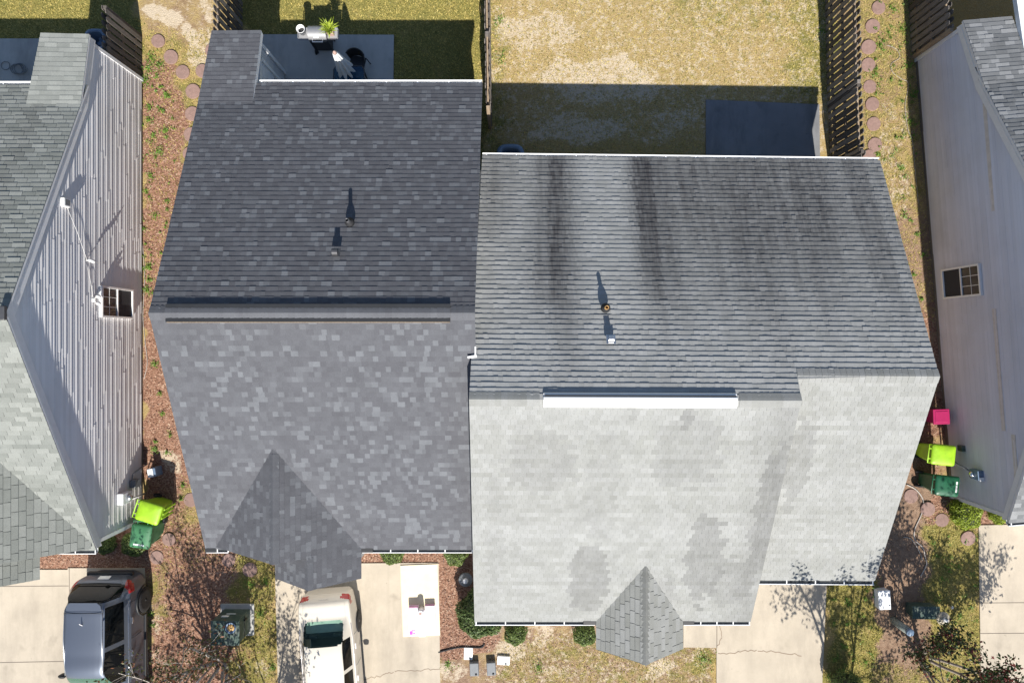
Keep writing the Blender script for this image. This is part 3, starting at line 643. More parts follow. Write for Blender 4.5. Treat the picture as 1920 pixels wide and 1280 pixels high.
plainwall(wl, [(-.73, -6.8, 0), (5.95, -6.8, 0), (5.95, -6.8, 2.7), (-.73, -6.8, 2.7)], (0, -1, 0))
plainwall(wl, [(6.0, -6.8, 0), (6.0, -1.2, 0), (6.0, -1.2, 5.55), (6.0, -6.8, 2.68)], (1, 0, 0))
plainwall(wl, [(6.02, -5.75, 0), (8.98, -5.75, 0), (8.98, -5.75, 2.7), (6.02, -5.75, 2.7)], (0, -1, 0))
plainwall(wl, [(9.0, -5.75, 0), (9.0, 4.35, 0), (9.0, 4.35, 2.6), (9.0, -.69, 5.3), (9.0, -5.75, 2.7)], (1, 0, 0))
plainwall(wl, [(-.73, 4.35, 0), (8.9, 4.35, 0), (8.9, 4.35, 2.6), (-.73, 4.35, 2.6)], (0, 1, 0))
plainwall(wl, [(2.3, -7.6, 2.5), (4.15, -7.6, 2.5), (4.15, -7.6, 2.7), (3.22, -7.6, 3.45), (2.3, -7.6, 2.7)], (0, -1, 0))
wl.build('wall', M['sideW'], h2)
for px_ in (2.32, 4.12):
    pb = MB(); pb.box((px_, -7.62, 1.25), (.12, .12, 2.5)); pb.build('porch_post', M['trim'], h2)
vent_pipe(h2, at(1136, 577, 4.85), .19, .045, 'rust'); hood_vent(h2, at(1145, 636, 5.10) + Vector((0, 0, .02)), 'metal')

# ------------------------------------------------------------------ left neighbour
h3 = thing('neighbour_house', 'left neighbouring house whose grimy striped siding wall catches low sunlight', 'house', (-13, 1, 0))
t3 = lambda x, y, i, j: (random.uniform(.1, .9), .55 * max(0, math.sin(x * 3.1 + 1) * .5 + math.sin(x * 7 + 2) * .3) if y > .5 else random.uniform(0, .12))
xr, xl = -10.70, -17.
rf, dk = MB(), MB()
slope(rf, (xl, -5.37, 2.42), (xr, -5.37, 2.42), (xr, .56, 5.58), (xl, .56, 5.58), .128, (.305, .305), (.005, .009), t3, deck=dk, slot=.008)
slope(rf, (xl, 6.46, 2.78), (xr, 6.46, 2.78), (xr, .56, 5.58), (xl, .56, 5.58), .128, (.305, .305), (.009, .018), t3, deck=dk, slot=.008)
slope(rf, (-11.93, 7.80, 2.72), (xr, 7.77, 2.72), (xr, 5.72, 3.095), (-12.06, 5.72, 3.095), .128, (.28, .33), (.007, .012), lambda x, y, i, j: (random.uniform(.4, 1), 0), deck=dk)
r3 = rf.build('roof', M['sh3'], h3); dk.build('roof_deck', M['trim'], r3)
gb, dk = MB(), MB(); z3 = lambda v: 2.55 + 1.45 * v; vy3 = lambda z: (z - 5.28) * 5.93 / 3.16 + .1
slope(gb, (-10.76, -6.05, 2.55), (-10.76, -2.2, 2.55), (-12.50, -2.2, 4.0), (-12.50, -6.05, 4.0), .15, (.28, .36), (.010, .016), lambda x, y, i, j: (random.uniform(.1, .7), .12), slot=.014,
      ulo=lambda v: .76 / 3.85 if (v < .70 or v > .99) else .76 / 3.85, uhi=lambda v: (vy3(z3(v)) + 6.05) / 3.85, deck=dk)
slope(gb, (-12.02, -6.05, 2.62), (-12.02, -5.25, 2.62), (-13.08, -5.25, 3.5), (-13.08, -6.05, 3.5), .15, (.28, .36), (.012, .018), lambda x, y, i, j: (random.uniform(.1, .7), .12), deck=dk, slot=.014)
slope(gb, (-14.3, -2.2, 2.55), (-14.3, -5.29, 2.55), (-12.5, -5.29, 4.0), (-12.5, -2.2, 4.0), .15, (.28, .36), (.010, .016), deck=dk)
g3 = gb.build('gable_roof', M['sh3'], h3); dk.build('roof_deck', M['trim'], g3)
cp = MB(); ridge(cp, (xr, .56, 5.58), (xl, .56, 5.58), dB, dF, .16, tone=lambda: (random.uniform(.4, .8), 0)); cp.build('ridge_cap', M['sh3'], h3); cp = MB(); ridge(cp, (-12.5, -5.29, 4.0), (-12.5, -2.4, 4.0), (Cc, 0, -S), (-Cc, 0, -S), .15); cp.build('ridge_cap', M['sh3'], h3)
rake(h3, [(xr - .045, -5.34, 2.41), (xr - .045, .56, 5.54), (xr - .045, 5.93, 3.0), (xr - .045, 7.75, 2.69)], (.035, 0, 0), .25, drop=.05)
sf = MB(); sf.beam((-10.79, -5.3, 2.32), (-10.79, .5, 5.40), .10, .02); sf.beam((-10.79, .6, 5.40), (-10.79, 5.9, 2.88), .10, .02); sf.beam((-10.79, 5.9, 2.87), (-10.79, 7.75, 2.55), .10, .02); sf.build('soffit', M['trim'], h3)
wall3 = siding(h3, (-10.83, -5.2, 0), (-10.83, 7.66, 0), profile_range([(0, 2.38), (5.76, 5.42), (11.13, 2.9), (12.86, 2.6)]), (1, 0, 0), M['sideL'], zmax=5.6)
wb = MB(); wb.box((-10.86, 1.23, 1.3), (.02, 12.8, 2.6)); wb.face([(-10.86, -5.2, 2.3), (-10.86, .56, 5.40), (-10.86, 5.9, 2.8), (-10.86, 7.66, 2.5)])
plainwall(wb, [(-16.9, 6.2, 0), (-12.05, 6.2, 0), (-12.05, 6.2, 2.6), (-16.9, 6.2, 2.6)], (0, 1, 0)); plainwall(wb, [(-11.95, 7.66, 0), (-10.87, 7.66, 0), (-10.87, 7.66, 2.6), (-11.95, 7.66, 2.6)], (0, 1, 0))
plainwall(wb, [(-16.9, -5.15, 0), (-10.87, -5.15, 0), (-10.87, -5.15, 2.4), (-16.9, -5.15, 2.4)], (0, -1, 0)); wb.build('wall_sheathing', M['sideW'], h3)
ct = MB(); ct.box((-10.81, 7.64, 1.32), (.07, .09, 2.6)); ct.build('corner_trim', M['trim'], h3); ct = MB(); ct.box((-10.81, -5.2, 1.2), (.07, .10, 2.35)); ct.build('corner_trim', M['trim'], h3)
fb = MB(); fb.box((-10.84, 1.2, .06), (.06, 12.7, .12)); fb.build('foundation', M['joint'], h3)
gutter(h3, (-16.9, 6.42, 2.79), (-12.0, 6.42, 2.79), (0, 1, 0)); gutter(h3, (-12.3, -5.33, 2.44), (-10.72, -5.33, 2.44), (0, -1, 0), .5)
def window(parent, x, y0, y1, z0, z1, sgn, mat_x=None, cols=(3, 0), rot=None, screen_first=False, inner=None):
    """window on a wall whose plane passes x; built in a local frame and moved by T"""
    T = rot or (lambda p: Vector(p)); b = MB(); x += sgn * .034
    def bx(m, c, d):
        V = []; 
        for zc in (-1, 1):
            for xx, yy in ((-1, -1), (1, -1), (1, 1), (-1, 1)): V.append(T((c[0] + xx * d[0] / 2, c[1] + yy * d[1] / 2, c[2] + zc * d[2] / 2)))
        m.mesh(V, [(3, 2, 1, 0), (4, 5, 6, 7), (0, 1, 5, 4), (1, 2, 6, 5), (2, 3, 7, 6), (3, 0, 4, 7)])
    yc, zc = (y0 + y1) / 2, (z0 + z1) / 2; ln = (y1 - y0)
    for yy in (y0, y1): bx(b, (x + sgn * .025, yy, zc), (.07, .05, z1 - z0 + .05))
    for z in (z0, z1): bx(b, (x + sgn * .025, yc, z), (.072, ln - .05, .05))
    bx(b, (x + sgn * .02, yc, zc), (.05, ln - .05, .045))
    w = b.build('window', M['white'], parent)
    p = MB(); bx(p, (x + sgn * .012, yc, (zc + z1) / 2), (.01, ln - .04, (z1 - z0) / 2 - .03)); p.build('pane', M['wglass'], w)
    p = MB(); bx(p, (x + sgn * .014, yc, (zc + z0) / 2), (.01, ln - .04, (z1 - z0) / 2 - .03)); p.build('screen', M['screen'], w)
    g = MB()
    for k in (1, 2): bx(g, (x + sgn * .017, y0 + ln * k / 3, (zc + z1) / 2), (.012, .014, (z1 - z0) / 2 - .03))
    bx(g, (x + sgn * .017, yc, (zc + z1) / 2), (.0121, ln - .04, .014)); g.build('muntin', M['white'], w)
    if inner:
        for k in (1, 2): bx
    return w
window(h3, -10.82, .66, 1.44, .66, 2.10, 1)
def wall_lamp(parent, px, py, z, kind):
    p = Vector((-10.81, (640 - py) * (HC - z) / 1280, z)); b = MB()
    if kind == 'cam':
        b.box(p + Vector((.05, 0, 0)), (.10, .20, .24)); o = b.build('electric_box', M['white'], parent, bevel=.01)
        c = MB(); c.box(p + Vector((.103, 0, 0)), (.008, .14, .17)); c.build('box_cover', M['greyp'], o)
    elif kind == 'one':
        b.tube([p, p + Vector((.13, 0, -.02))], .012); b.tube([p + Vector((.10, .01, .05)), p + Vector((.19, -.03, -.06))], [.035, .05], 12); o = b.build('security_camera', M['white'], parent)
    else:
        b.lathe(p + Vector((.03, 0, -.03)), [(.0, 0), (.055, 0), (.055, .06), (0, .06)], 14)
        for s in (-1, 1):
            b.tube([p + Vector((.03, 0, 0)), p + Vector((.10, s * .06, .02))], .012)
            b.lathe(p + Vector((.13, s * .09, -.05)), [(.0, .09), (.03, .08), (.055, 0), (.05, -.03), (0, -.04)], 14)
        o = b.build('flood_lamp', M['white'], parent)
    return p
pa = wall_lamp(h3, 117, 380, 3.55, 'cam'); pb_ = wall_lamp(h3, 163, 488, 2.70, 'one'); pc = wall_lamp(h3, 172, 562, 2.42, 'two')
cb = MB(); cb.tube([pa + Vector((.035, -.06, -.05)), (pa + pb_) / 2 + Vector((.045, .02, -.02)), pb_ + Vector((.04, 0, 0))], .004, 6); cb.tube([pb_, (pb_ + pc) / 2 + Vector((.045, .02, .02)), pc + Vector((.03, 0, 0))], .0035, 6); cb.build('cable', M['white'], h3)
mp = Vector((-10.81, 0, 0)); mb_ = MB(); mb_.box((-10.72, -4.32, 1.10), (.17, .30, .46)); m3 = mb_.build('meter_box', M['trim'], h3, bevel=.01)
c = MB(); c.lathe((0, 0, 0), [(.085, 0), (.085, .06), (.06, .10), (0, .11)], 16)
c.v = [(-10.635 + v[2], -4.32 + v[0], 1.08 + v[1]) for v in c.v]; c.build('meter_dial', M['metal'], m3)
c = MB(); c.tube([(-10.74, -4.44, .87), (-10.74, -4.44, .02)], .028, 10); c.build('conduit', M['white'], m3)
gm = MB(); gm.box((-10.70, -4.02, .62), (.16, .22, .26)); gm.tube([(-10.74, -3.92, .72), (-10.70, -3.75, .74), (-10.70, -3.70, .6), (-10.69, -3.62, .3), (-10.69, -3.6, 0)], .018, 8); gm.tube([(-10.74, -3.92, .72), (-10.74, -4.02, .75)], .03, 8); gm.build('gas_meter', M['greyp'], h3, bevel=.008)
vent_pipe(h3, (-12.6 + .4, 3.2, 4.33), .3, .04); cl = MB(); cl.box((-10.76, .60, 5.60), (.16, .30, .10)); cl.build('ridge_end_cap', M['darkmetal'], h3, bevel=.02)

# ------------------------------------------------------------------ right neighbour
h4 = thing('neighbour_house', 'right neighbouring house showing a shaded taupe siding wall with one window', 'house', (15, 1.5, 0))
RO = Vector((11.84, 8.25, 0)); Dv = Vector((.0811, -1, 0)).normalized(); Nv = Vector((Dv.y * -1, Dv.x, 0))    # along the wall towards the street; inward
Nv = Vector((.9967, .0809, 0)); DY = -Dv.y
def LR(p):          # p=(t inward from wall, world-like y, z): keeps y, shifts x with the wall's slant
    s = (8.25 - p[1]); q = RO + Vector((.0811 * s, -s, 0)) + Nv * p[0]; return Vector((q.x, q.y, p[2]))
t4 = lambda x, y, i, j: (random.uniform(.75, 1) if random.random() < .35 else random.uniform(.2, .5), 0)
tr0, tr1 = -.12, 6.5
rf, dk = MB(), MB()
slope(rf, LR((tr0, 8.34, 2.26)), LR((1.16, 8.34, 2.26)), LR((1.20, 6.30, 2.88)), LR((tr0, 6.30, 2.88)), .128, (.16, .34), (.008, .020), t4, deck=dk)
slope(rf, LR((tr0, 7.0, 2.56)), LR((tr1, 7.0, 2.56)), LR((tr1, 1.29, 5.41)), LR((tr0, 1.29, 5.41)), .128, (.16, .34), (.008, .020), t4, deck=dk)
slope(rf, LR((tr0, -4.66, 2.44)), LR((tr1, -4.66, 2.44)), LR((tr1, 1.29, 5.41)), LR((tr0, 1.29, 5.41)), .128, (.16, .34), (.006, .012), t4, deck=dk)
r4 = rf.build('roof', M['sh4'], h4); dk.build('roof_deck', M['trim'], r4)
rake(h4, [LR((tr0 + .045, -4.63, 2.43)), LR((tr0 + .045, 1.29, 5.36)), LR((tr0 + .045, 6.5, 2.76)), LR((tr0 + .045, 8.3, 2.23))], -Nv * .035, .24, drop=.05)
sf = MB()
for a, b in (((-.035, -4.6, 2.32), (-.035, 1.25, 5.24)), ((-.035, 1.33, 5.24), (-.035, 6.5, 2.66)), ((-.035, 6.5, 2.65), (-.035, 8.25, 2.11))): sf.beam(LR(a), LR(b), .10, .02)
sf.build('soffit', M['trim'], h4)
A4, B4 = LR((0, -4.50, 0)), LR((0, 8.22, 0)); Lw = (B4 - A4).length; ks = Lw / 12.72
siding(h4, A4, B4, profile_range([(0, 2.38), (5.79 * ks, 5.26), (11.0 * ks, 2.66), (Lw, 2.12)]), -Nv, M['sideR'], zmax=5.5)
wb = MB(); wb.face([A4 + Nv * .05, B4 + Nv * .05, B4 + Nv * .05 + Vector((0, 0, 2.1)), LR((.05, 6.5, 2.5)), LR((.05, 1.29, 5.2)), A4 + Nv * .05 + Vector((0, 0, 2.35))])
for yy, a, b, h, o in ((8.22, .06, 1.1, 2.1, 1), (-4.5, .06, 6.4, 2.4, -1), (6.7, 1.1, 6.4, 2.5, 1)):
    pl = [LR((a, yy, 0)), LR((b, yy, 0)), LR((b, yy, h)), LR((a, yy, h))]; plainwall(wb, pl, (0, o, 0))
wb.build('wall_sheathing', M['sideR'], h4)
for yy, h in ((8.22, 2.12), (-4.52, 2.36)):
    ct = MB(); p = LR((-.02, yy, h / 2)); ct.box(p, (.07, .10, h), R(4.6)); ct.build('corner_trim', M['trim'], h4)
tan_ = simple('tan_siding_patch', (.60, .56, .53), .6)
for ya, yb, z in ((3.3, 6.05, 2.68), (-2.3, .85, 2.42), (-3.5, -2.35, 2.74)):
    pn = MB(); pn.box(LR((-.026, (ya + yb) / 2, z)), (.02, yb - ya, .13), R(4.6)); pn.build('mismatched_siding_strip', tan_, h4)
window(h4, 0, 1.24, 2.03, .52, 2.04, -1, rot=lambda p: LR(p))
mb_ = MB(); mb_.box(LR((-.10, -3.62, 1.35)), (.18, .26, .34), R(4.6)); m4 = mb_.build('meter_box', M['bluegrey'], h4, bevel=.01)
c = MB(); c.box(LR((-.10, -3.72, 1.535)), (.12, .10, .02), R(4.6)); c.build('box_cover', M['white'], m4)
c = MB(); c.lathe((0, 0, 0), [(.08, 0), (.08, .06), (0, .09)], 16); q = LR((-.19, -3.62, 1.3)); c.v = [(q.x - v[2], q.y + v[0], q.z + v[1]) for v in c.v]; c.build('meter_dial', M['chrome'], m4)
c = MB(); c.tube([LR((-.14, -3.58, 1.2)), LR((-.16, -3.42, .5)), LR((-.2, -3.35, .03))], .022, 8); c.build('conduit', M['greyp'], m4)
c = MB(); c.box(LR((-.07, -3.0, .75)), (.13, .16, .2), R(4.6)); c.build('junction_box', M['cabinet'], h4, bevel=.01)
fl_ = MB(); fl_.box(LR((-.005, 1.85, .06)), (.06, 12.7, .12), R(4.6)); fl_.build('foundation', M['joint'], h4)
gutter(h4, LR((-.1, -4.60, 2.46)), LR((6.4, -4.60, 2.46)), (0, -1, 0), .8)
aw = thing('patio_cover', 'bright white patio cover behind the right neighbouring house', 'patio cover', LR((2.4, 8.6, 0)))
b = MB(); b.mesh([LR((1.22, 6.6, 2.62)), LR((3.6, 6.6, 2.62)), LR((3.6, 10.6, 2.30)), LR((1.22, 10.6, 2.30)), LR((1.22, 6.6, 2.56)), LR((3.6, 6.6, 2.56)), LR((3.6, 10.6, 2.24)), LR((1.22, 10.6, 2.24))], [(0, 1, 2, 3), (7, 6, 5, 4), (0, 4, 5, 1), (1, 5, 6, 2), (2, 6, 7, 3), (3, 7, 4, 0)]); b.build('canopy', M['white'], aw)
b = MB(); p = LR((1.28, 10.4, 1.12)); b.box(p, (.10, .10, 2.24)); b.build('post', M['trim'], aw)
b = MB(); b.beam(LR((1.20, 6.6, 2.55)), LR((1.20, 10.6, 2.23)), .05, .14); b.build('side_rail', M['trim'], aw)

# ------------------------------------------------------------------ fences
def fence(label, p, q, h=1.8, end_light=False, gap=.155, w=.135, both=True, group='weathered shadowbox fences'):
    p, q = Vector((*p, 0)), Vector((*q, 0)); d = (q - p).normalized(); L = (q - p).length; n = Vector((-d.y, d.x, 0)); ang = math.atan2(d.y, d.x)
    t = thing('wood_fence', label, 'fence', (p + q) / 2, 0, group)
    k = max(1, round(L / 2.3))
    for i in range(k + 1):
        b = MB(); c = p + d * L * i / k; b.box((c.x, c.y, h * .49), (.09, .09, h * .98), ang, (random.random(), 0)); b.build('post', M['woodl'] if (end_light and i == 0) else M['wood'], t)
    for z in (.28, .92, 1.58):
        b = MB(); b.beam(p + Vector((0, 0, z)), q + Vector((0, 0, z)), .045, .085, tone=(.6, 0)); b.build('rail', M['woodl'], t)
    b = MB(); s = .03; i = 0
    while s < L - .05:
        off = (.052 if i % 2 else -.052); hh = h + random.uniform(-.025, .025); ww = w * random.uniform(.95, 1.03); c = p + d * (s + ww / 2) + n * off; tn = (random.random() ** 1.3, 0)
        lean = random.uniform(-.008, .008)
        V = []
        for o in (-.009, .009):
            for a, z in ((-ww / 2, .05), (ww / 2, .05), (ww / 2, hh - .05), (ww / 2 - .03, hh), (-ww / 2 + .03, hh), (-ww / 2, hh - .05)): V.append(c + d * a + n * (o + lean * z) + Vector((0, 0, z)))
        b.mesh(V, [(0, 1, 2, 3, 4, 5), (11, 10, 9, 8, 7, 6)] + [(k2, 6 + k2, 6 + (k2 + 1) % 6, (k2 + 1) % 6) for k2 in range(6)], tn)
        s += gap * (.64 if both else 1); i += 1
    b.build('picket_panel', M['wood'], t)
    return t
fence('short weathered wooden fence at the back corner of the left neighbouring wall', (-10.88, 7.72), (-10.88, 8.92), end_light=True)
fence('weathered wooden fence between the stepping stone strip and the patio lawn', (-7.92, 8.15), (-7.95, 12.2))
fence('weathered wooden fence seen edge on between the two back yards', (-.64, 6.25), (-.72, 12.2), end_light=True)
fence('long dark weathered wooden fence beside the straw coloured yard', (9.27, 6.95), (9.17, 12.2))
fence('dark fence gate section near the shaded concrete patio', (9.36, 5.15), (9.29, 6.88), h=1.75, end_light=True)
fence('dark fence section touching the gutter of the pale roofed house', (9.40, 4.55), (9.37, 5.08), h=1.8)
fence('brown wooden fence at the back corner of the right neighbouring house', (11.74, 8.32), (11.50, 12.2), end_light=True)

# ------------------------------------------------------------------ stepping stones
sm = MB(); sm.lathe((0, 0, 0), [(.205, -.02), (.208, .03), (.198, .045), (0, .047)], 28)
STN = [(296, 77), (320, 107), (342, 135), (379, 133), (397, 94), (361, 171), (360, 213), (357, 252), (355, 288), (357, 937), (316, 1011), (293, 1045), (428, 1050), (468, 1068),
       (1648, 14), (1637, 49), (1629, 88), (1629, 121), (1632, 162), (1636, 195), (1639, 232), (1641, 271), (1630, 293), (1709, 930), (1740, 954), (1767, 975), (1816, 1009)]
sm.sm = [False] * len(sm.f); first = None
for i, (px, py) in enumerate(STN):
    if i < 3: lb = ['round pinkish stepping stone nearest the sandy patch at the strip top', 'round pinkish stepping stone second in the diagonal beside the short fence', 'round pinkish stepping stone third in the diagonal beside green weeds'][i]
    elif i < 9: lb = ['stepping stone beside the dark roof rear extension edge', 'topmost stepping stone half hidden by the dark roof extension', 'stepping stone below the pair at the dark roof extension', 'stepping stone just above the one the dark roof starts to cut', 'stepping stone whose right edge is cut by the dark roof edge', 'lowest back yard stepping stone mostly covered by the dark roof'][i - 3]
    elif i < 14: lb = ['stepping stone beside the lime cart and the dark roof edge', 'stepping stone just right of the green lidded cart', 'stepping stone in mulch above the dark parked vehicle', 'shaded stepping stone under the front gable of the dark roof', 'sunlit stepping stone nearest the driveway with the pale sedan'][i - 9]
    elif i < 23: lb = ['topmost stone of the column along the long dark fence', 'second stone from the top, chipped and pale, along the long dark fence', 'third stone from the top along the long dark fence', 'fourth stone from the top along the long dark fence', 'fifth stone from the top along the long dark fence', 'sixth stone from the top along the long dark fence', 'seventh stone from the top along the long dark fence', 'eighth stone from the top, close above the pale roof', 'stone half hidden by the gutter of the pale roof'][i - 14]
    else: lb = ['stepping stone touching the right edge of the pale roof', 'stepping stone below the dark green cart', 'stepping stone left of the round yellow green shrub', 'stepping stone at the corner of the far right driveway'][i - 23]
    p = at(px, py, .04)
    if first is None: o = first = sm.build('stepping_stone', M['stone'])
    else: o = first.copy(); COL.objects.link(o)
    o.location = (p.x, p.y, 0); o.rotation_euler = (random.uniform(-.04, .04), random.uniform(-.04, .04), random.random() * 6); k_ = random.uniform(.94, 1.05); o.scale = (k_, k_ * random.uniform(.97, 1.03), random.uniform(.4, 1.1))
    tag(o, lb, 'stepping stone', 'round stepping stones')

# ------------------------------------------------------------------ wheeled carts
def text_mesh(s, size, depth=.002):
    cu = bpy.data.curves.new('lettering', 'FONT'); cu.body = s; cu.size = size; cu.extrude = depth; cu.align_x = 'CENTER'; cu.align_y = 'CENTER'
    o = bpy.data.objects.new('lettering', cu); COL.objects.link(o); dg = bpy.context.evaluated_depsgraph_get(); dg.update()
    me = bpy.data.meshes.new_from_object(o.evaluated_get(dg)); bpy.data.objects.remove(o); return me
def cart(label, centre, rz, mat, w=.56, d=.66, h=1.02, letters=False, slot=False, wheel_side=True):
    t = thing('wheeled_cart', label, 'trash cart', (centre[0], centre[1], 0), rz, 'wheeled trash carts')
    b = MB(); V = []
    lev = [(.06, .36, .42, .03), (.35, .42, .48, .02), (.85, .50, .60, 0), (.88, .55, .65, 0), (.95, .55, .65, 0)]
    def ring(ww, dd, z, oy, r=.06, n=5):
        out = []
        for cx, cy, a0 in ((1, 1, 0), (-1, 1, 90), (-1, -1, 180), (1, -1, 270)):
            for k in range(n):
                a = R(a0 + 90 * k / (n - 1)); out.append((cx * (ww / 2 - r) + r * math.cos(a), oy + cy * (dd / 2 - r) + r * math.sin(a), z))
        return out
    rings = [ring(ww * w / .56, dd * d / .66, z * h / 1.02, oy) for z, ww, dd, oy in lev]; n = len(rings[0])
    b.mesh([v for r_ in rings for v in r_], [(i * n + k, i * n + (k + 1) % n, (i + 1) * n + (k + 1) % n, (i + 1) * n + k) for i in range(len(rings) - 1) for k in range(n)] + [tuple(range(n))[::-1]], smooth=False)
    for s in (-1, 0, 1): b.box((s * .13, -d / 2 + .03, h * .45), (.05, .035, h * .7), rot=Matrix.Rotation(R(4), 3, 'X'))
    b.build('body', mat, t, False, .01)
    b = MB(); rl = [ring(w * 1.03, d * 1.02, h * .945, -.01, .07), ring(w * 1.03, d * 1.02, h * .965, -.01, .07), ring(w * .96, d * .95, h * .99, -.01, .07), ring(w * .80, d * .80, h * 1.012, -.01, .07), ring(w * .4, d * .4, h * 1.03, -.01, .05)]
    b.mesh([v for r_ in rl for v in r_], [(i * n + k, i * n + (k + 1) % n, (i + 1) * n + (k + 1) % n, (i + 1) * n + k) for i in range(4) for k in range(n)] + [tuple(range(4 * n, 5 * n)), tuple(range(n))[::-1]], smooth=True)
    lid = b.build('lid', mat, t, False)
    b = MB()
    if slot: b.box((0, d * .20, h * 1.013), (w * .78, .03, .02))
    for s in (-1, 1): b.box((s * w * .43, 0, h * .985), (.018, d * .75, .02))
    b.build('lid_rib', mat, lid, False, .006)
    b = MB(); b.tube([(-w * .46, d / 2 - .01, h * .93), (-w * .46, d / 2 + .07, h * .955), (w * .46, d / 2 + .07, h * .955), (w * .46, d / 2 - .01, h * .93)], .016, 8)
    for s in (-.25, .25): b.box((s * w, d / 2 + .03, h * .945), (.03, .10, .03))
    b.build('handle', mat, t, False)
    for s in (-1, 1):
        c = MB(); c.lathe((0, 0, 0), [(0, -.03), (.06, -.03), (.11, -.028), (.12, -.01), (.12, .01), (.11, .028), (.06, .03), (0, .03)], 20); c.v = [(s * (w * .37) + v[2], d * .40 + v[0], .12 + v[1]) for v in c.v]; c.build('wheel', M['rubber'], t, False)
    if letters:
        b = MB(); x0 = -.15
        for k, ww in enumerate((.028, .02, .028, .024, .028, .024, 0, .02, .028, .024)):
            if ww: b.box((x0 + ww / 2, -d * .36, h * 1.018), (ww, .046, .014))
            if ww and k % 2 == 0: pass
            x0 += (ww or .02) + .006
        b.build('lid_lettering', M['white'], lid, False)
    return t
def lidc(px, py): p = at(px, py, 1.03); return (p.x, p.y)
cart('lime green wheeled cart against the grimy striped wall of the left house', lidc(277, 961), R(72.5), M['lime'])
cart('mid green cart with pale lettering beside the lime cart at the left house corner', lidc(262.5, 1005), R(-8), M['green'], letters=True, slot=True)
cart('lime green cart in dappled shade by the right neighbouring wall', lidc(1770, 853), R(84), M['lime'])
cart('dark green cart next to the lime cart by the right neighbouring wall', lidc(1777, 911), R(84), M['dgreen'], letters=True)
pk = thing('storage_tote', 'magenta pink plastic bin tucked beside the right neighbouring wall', 'storage bin', (*at(1765, 781, .55).xy, 0), R(2))
b = MB(); b.box((0, 0, .26), (.44, .40, .52), taper=.88); b.build('body', M['pink'], pk, False, .03)
b = MB(); b.box((.0, 0, .54), (.47, .43, .045)); b.box((.0, 0, .565), (.36, .32, .02)); b.build('lid', M['pink'], pk, False, .015)

# ------------------------------------------------------------------ utility cabinets and small yard things
uc = thing('utility_cabinet', 'green pad mounted utility cabinet with a warning sticker in the mulch', 'utility box', (*at(446, 1160, 0).xy, 0), R(0))
p0 = at(421, 1186, .95)
b = MB(); b.box((-6.85 + 6.85, 0, .02), (.98, .92, .08)); b.build('base_pad', M['patio'], uc, False, .01)
ox, oy = p0.x - at(446, 1160, 0).x, p0.y - at(446, 1160, 0).y
b = MB(); b.box((ox, oy, .50), (.76, .66, .86)); b.box((ox + .02, oy, .95), (.80, .70, .05)); b.build('body', M['cabinet'], uc, False, .02)
b = MB(); b.box((ox - .12, oy + .335, .62), (.20, .012, .10)); b.box((ox - .02, oy + .335, .45), (.26, .012, .035)); b.build('sticker', M['white'], uc, False)
b = MB(); b.box((ox + .384, oy, .5), (.012, .60, .012)); b.box((ox + .41, oy + .2, .5), (.04, .05, .16)); b.build('door_seam', M['black'], uc, False)
bw = thing('bowl', 'small blue rimmed bowl with rusty contents on the green utility cabinet', 'bowl', (*at(433, 1176, .99).xy, .977))
b = MB(); b.lathe((0, 0, 0), [(.06, 0), (.15, .03), (.155, .045), (.14, .045), (.10, .02)], 24); b.build('rim', M['bluegrey'], bw, False)
b = MB(); b.lathe((0, 0, .0), [(.11, .018), (.09, .035), (.04, .05), (0, .05)], 14); b.build('filling', M['rust'], bw, False)
u2 = thing('utility_cabinet', 'low wide teal green utility box in the bare soil at right', 'utility box', (*at(1728, 1143, .2).xy, 0), R(-1))
b = MB(); b.box((0, 0, .19), (.76, .34, .38), taper=.92); b.build('body', M['cabinet'], u2, False, .015)
b = MB(); b.box((.01, 0, .395), (.79, .37, .035)); b.build('lid', M['cabinet'], u2, False, .012)
wb_ = thing('utility_box', 'pale lavender white utility lid half shaded beside the soil strip', 'utility box', (*at(1658, 1124, .25).xy, 0), R(3))
b = MB(); b.box((0, 0, .12), (.33, .54, .24)); b.build('body', M['trim'], wb_, False, .015)
b = MB(); b.box((0, 0, .255), (.35, .56, .03)); b.build('lid', M['trim'], wb_, False, .012)
pp = at(1675, 1162, 0); ped = thing('pedestal_post', 'grey utility pedestal post with a round blue cap', 'utility post', (pp.x, pp.y, 0))
b = MB(); b.lathe((0, 0, 0), [(.11, 0), (.10, .80)], 22); b.build('post', M['beige'], ped, False); ped.children[0].data.materials[0] = simple('grey_green_post', (.24, .27, .25), .6)
b = MB(); b.lathe((0, 0, 0), [(.108, .80), (.108, .86), (.09, .885), (0, .89)], 22); b.build('cap', M['bluegrey'], ped, False)
def dish(label, px, py, z, mat, capmat, s=1.):
    p = at(px, py, z); t = thing('garden_lamp', label, 'garden lamp', (p.x, p.y, 0), 0)
    b = MB(); b.lathe((0, 0, 0), [(.06, 0), (.05, z - .12)], 14); b.build('post', mat, t, False)
    b = MB(); b.lathe((0, 0, z), [(.05, -.14), (.17 * s, -.10), (.205 * s, -.05), (.205 * s, -.03), (.16 * s, .0), (.14 * s, .0), (.12 * s, .03), (.08 * s, .05)], 30); b.build('shade', mat, t, False)
    b = MB(); b.lathe((0, 0, z), [(.08 * s, .04), (.08 * s, .085), (.06 * s, .11), (0, .12)], 18); b.build('cap', capmat, t, False); return t
dish('dark round garden lamp with pale centre cap in the shaded mulch bed', 873, 1087, .32, M['greyp'], M['trim'])
dish('beige round garden lamp with white centre cap beside the low utility box', 1770, 1160, .45, M['beige'], M['white'], .95)
vb = MB(); vb.lathe((0, 0, 0), [(.05, 0), (.05, .10), (.035, .13), (0, .14)], 14); o = vb.build('cleanout_cap', M['metal']); p = at(1785, 1138, .1); o.location = (p.x, p.y, 0); tag(o, 'small silver pipe cap in grass near the beige garden lamp', 'pipe cap')
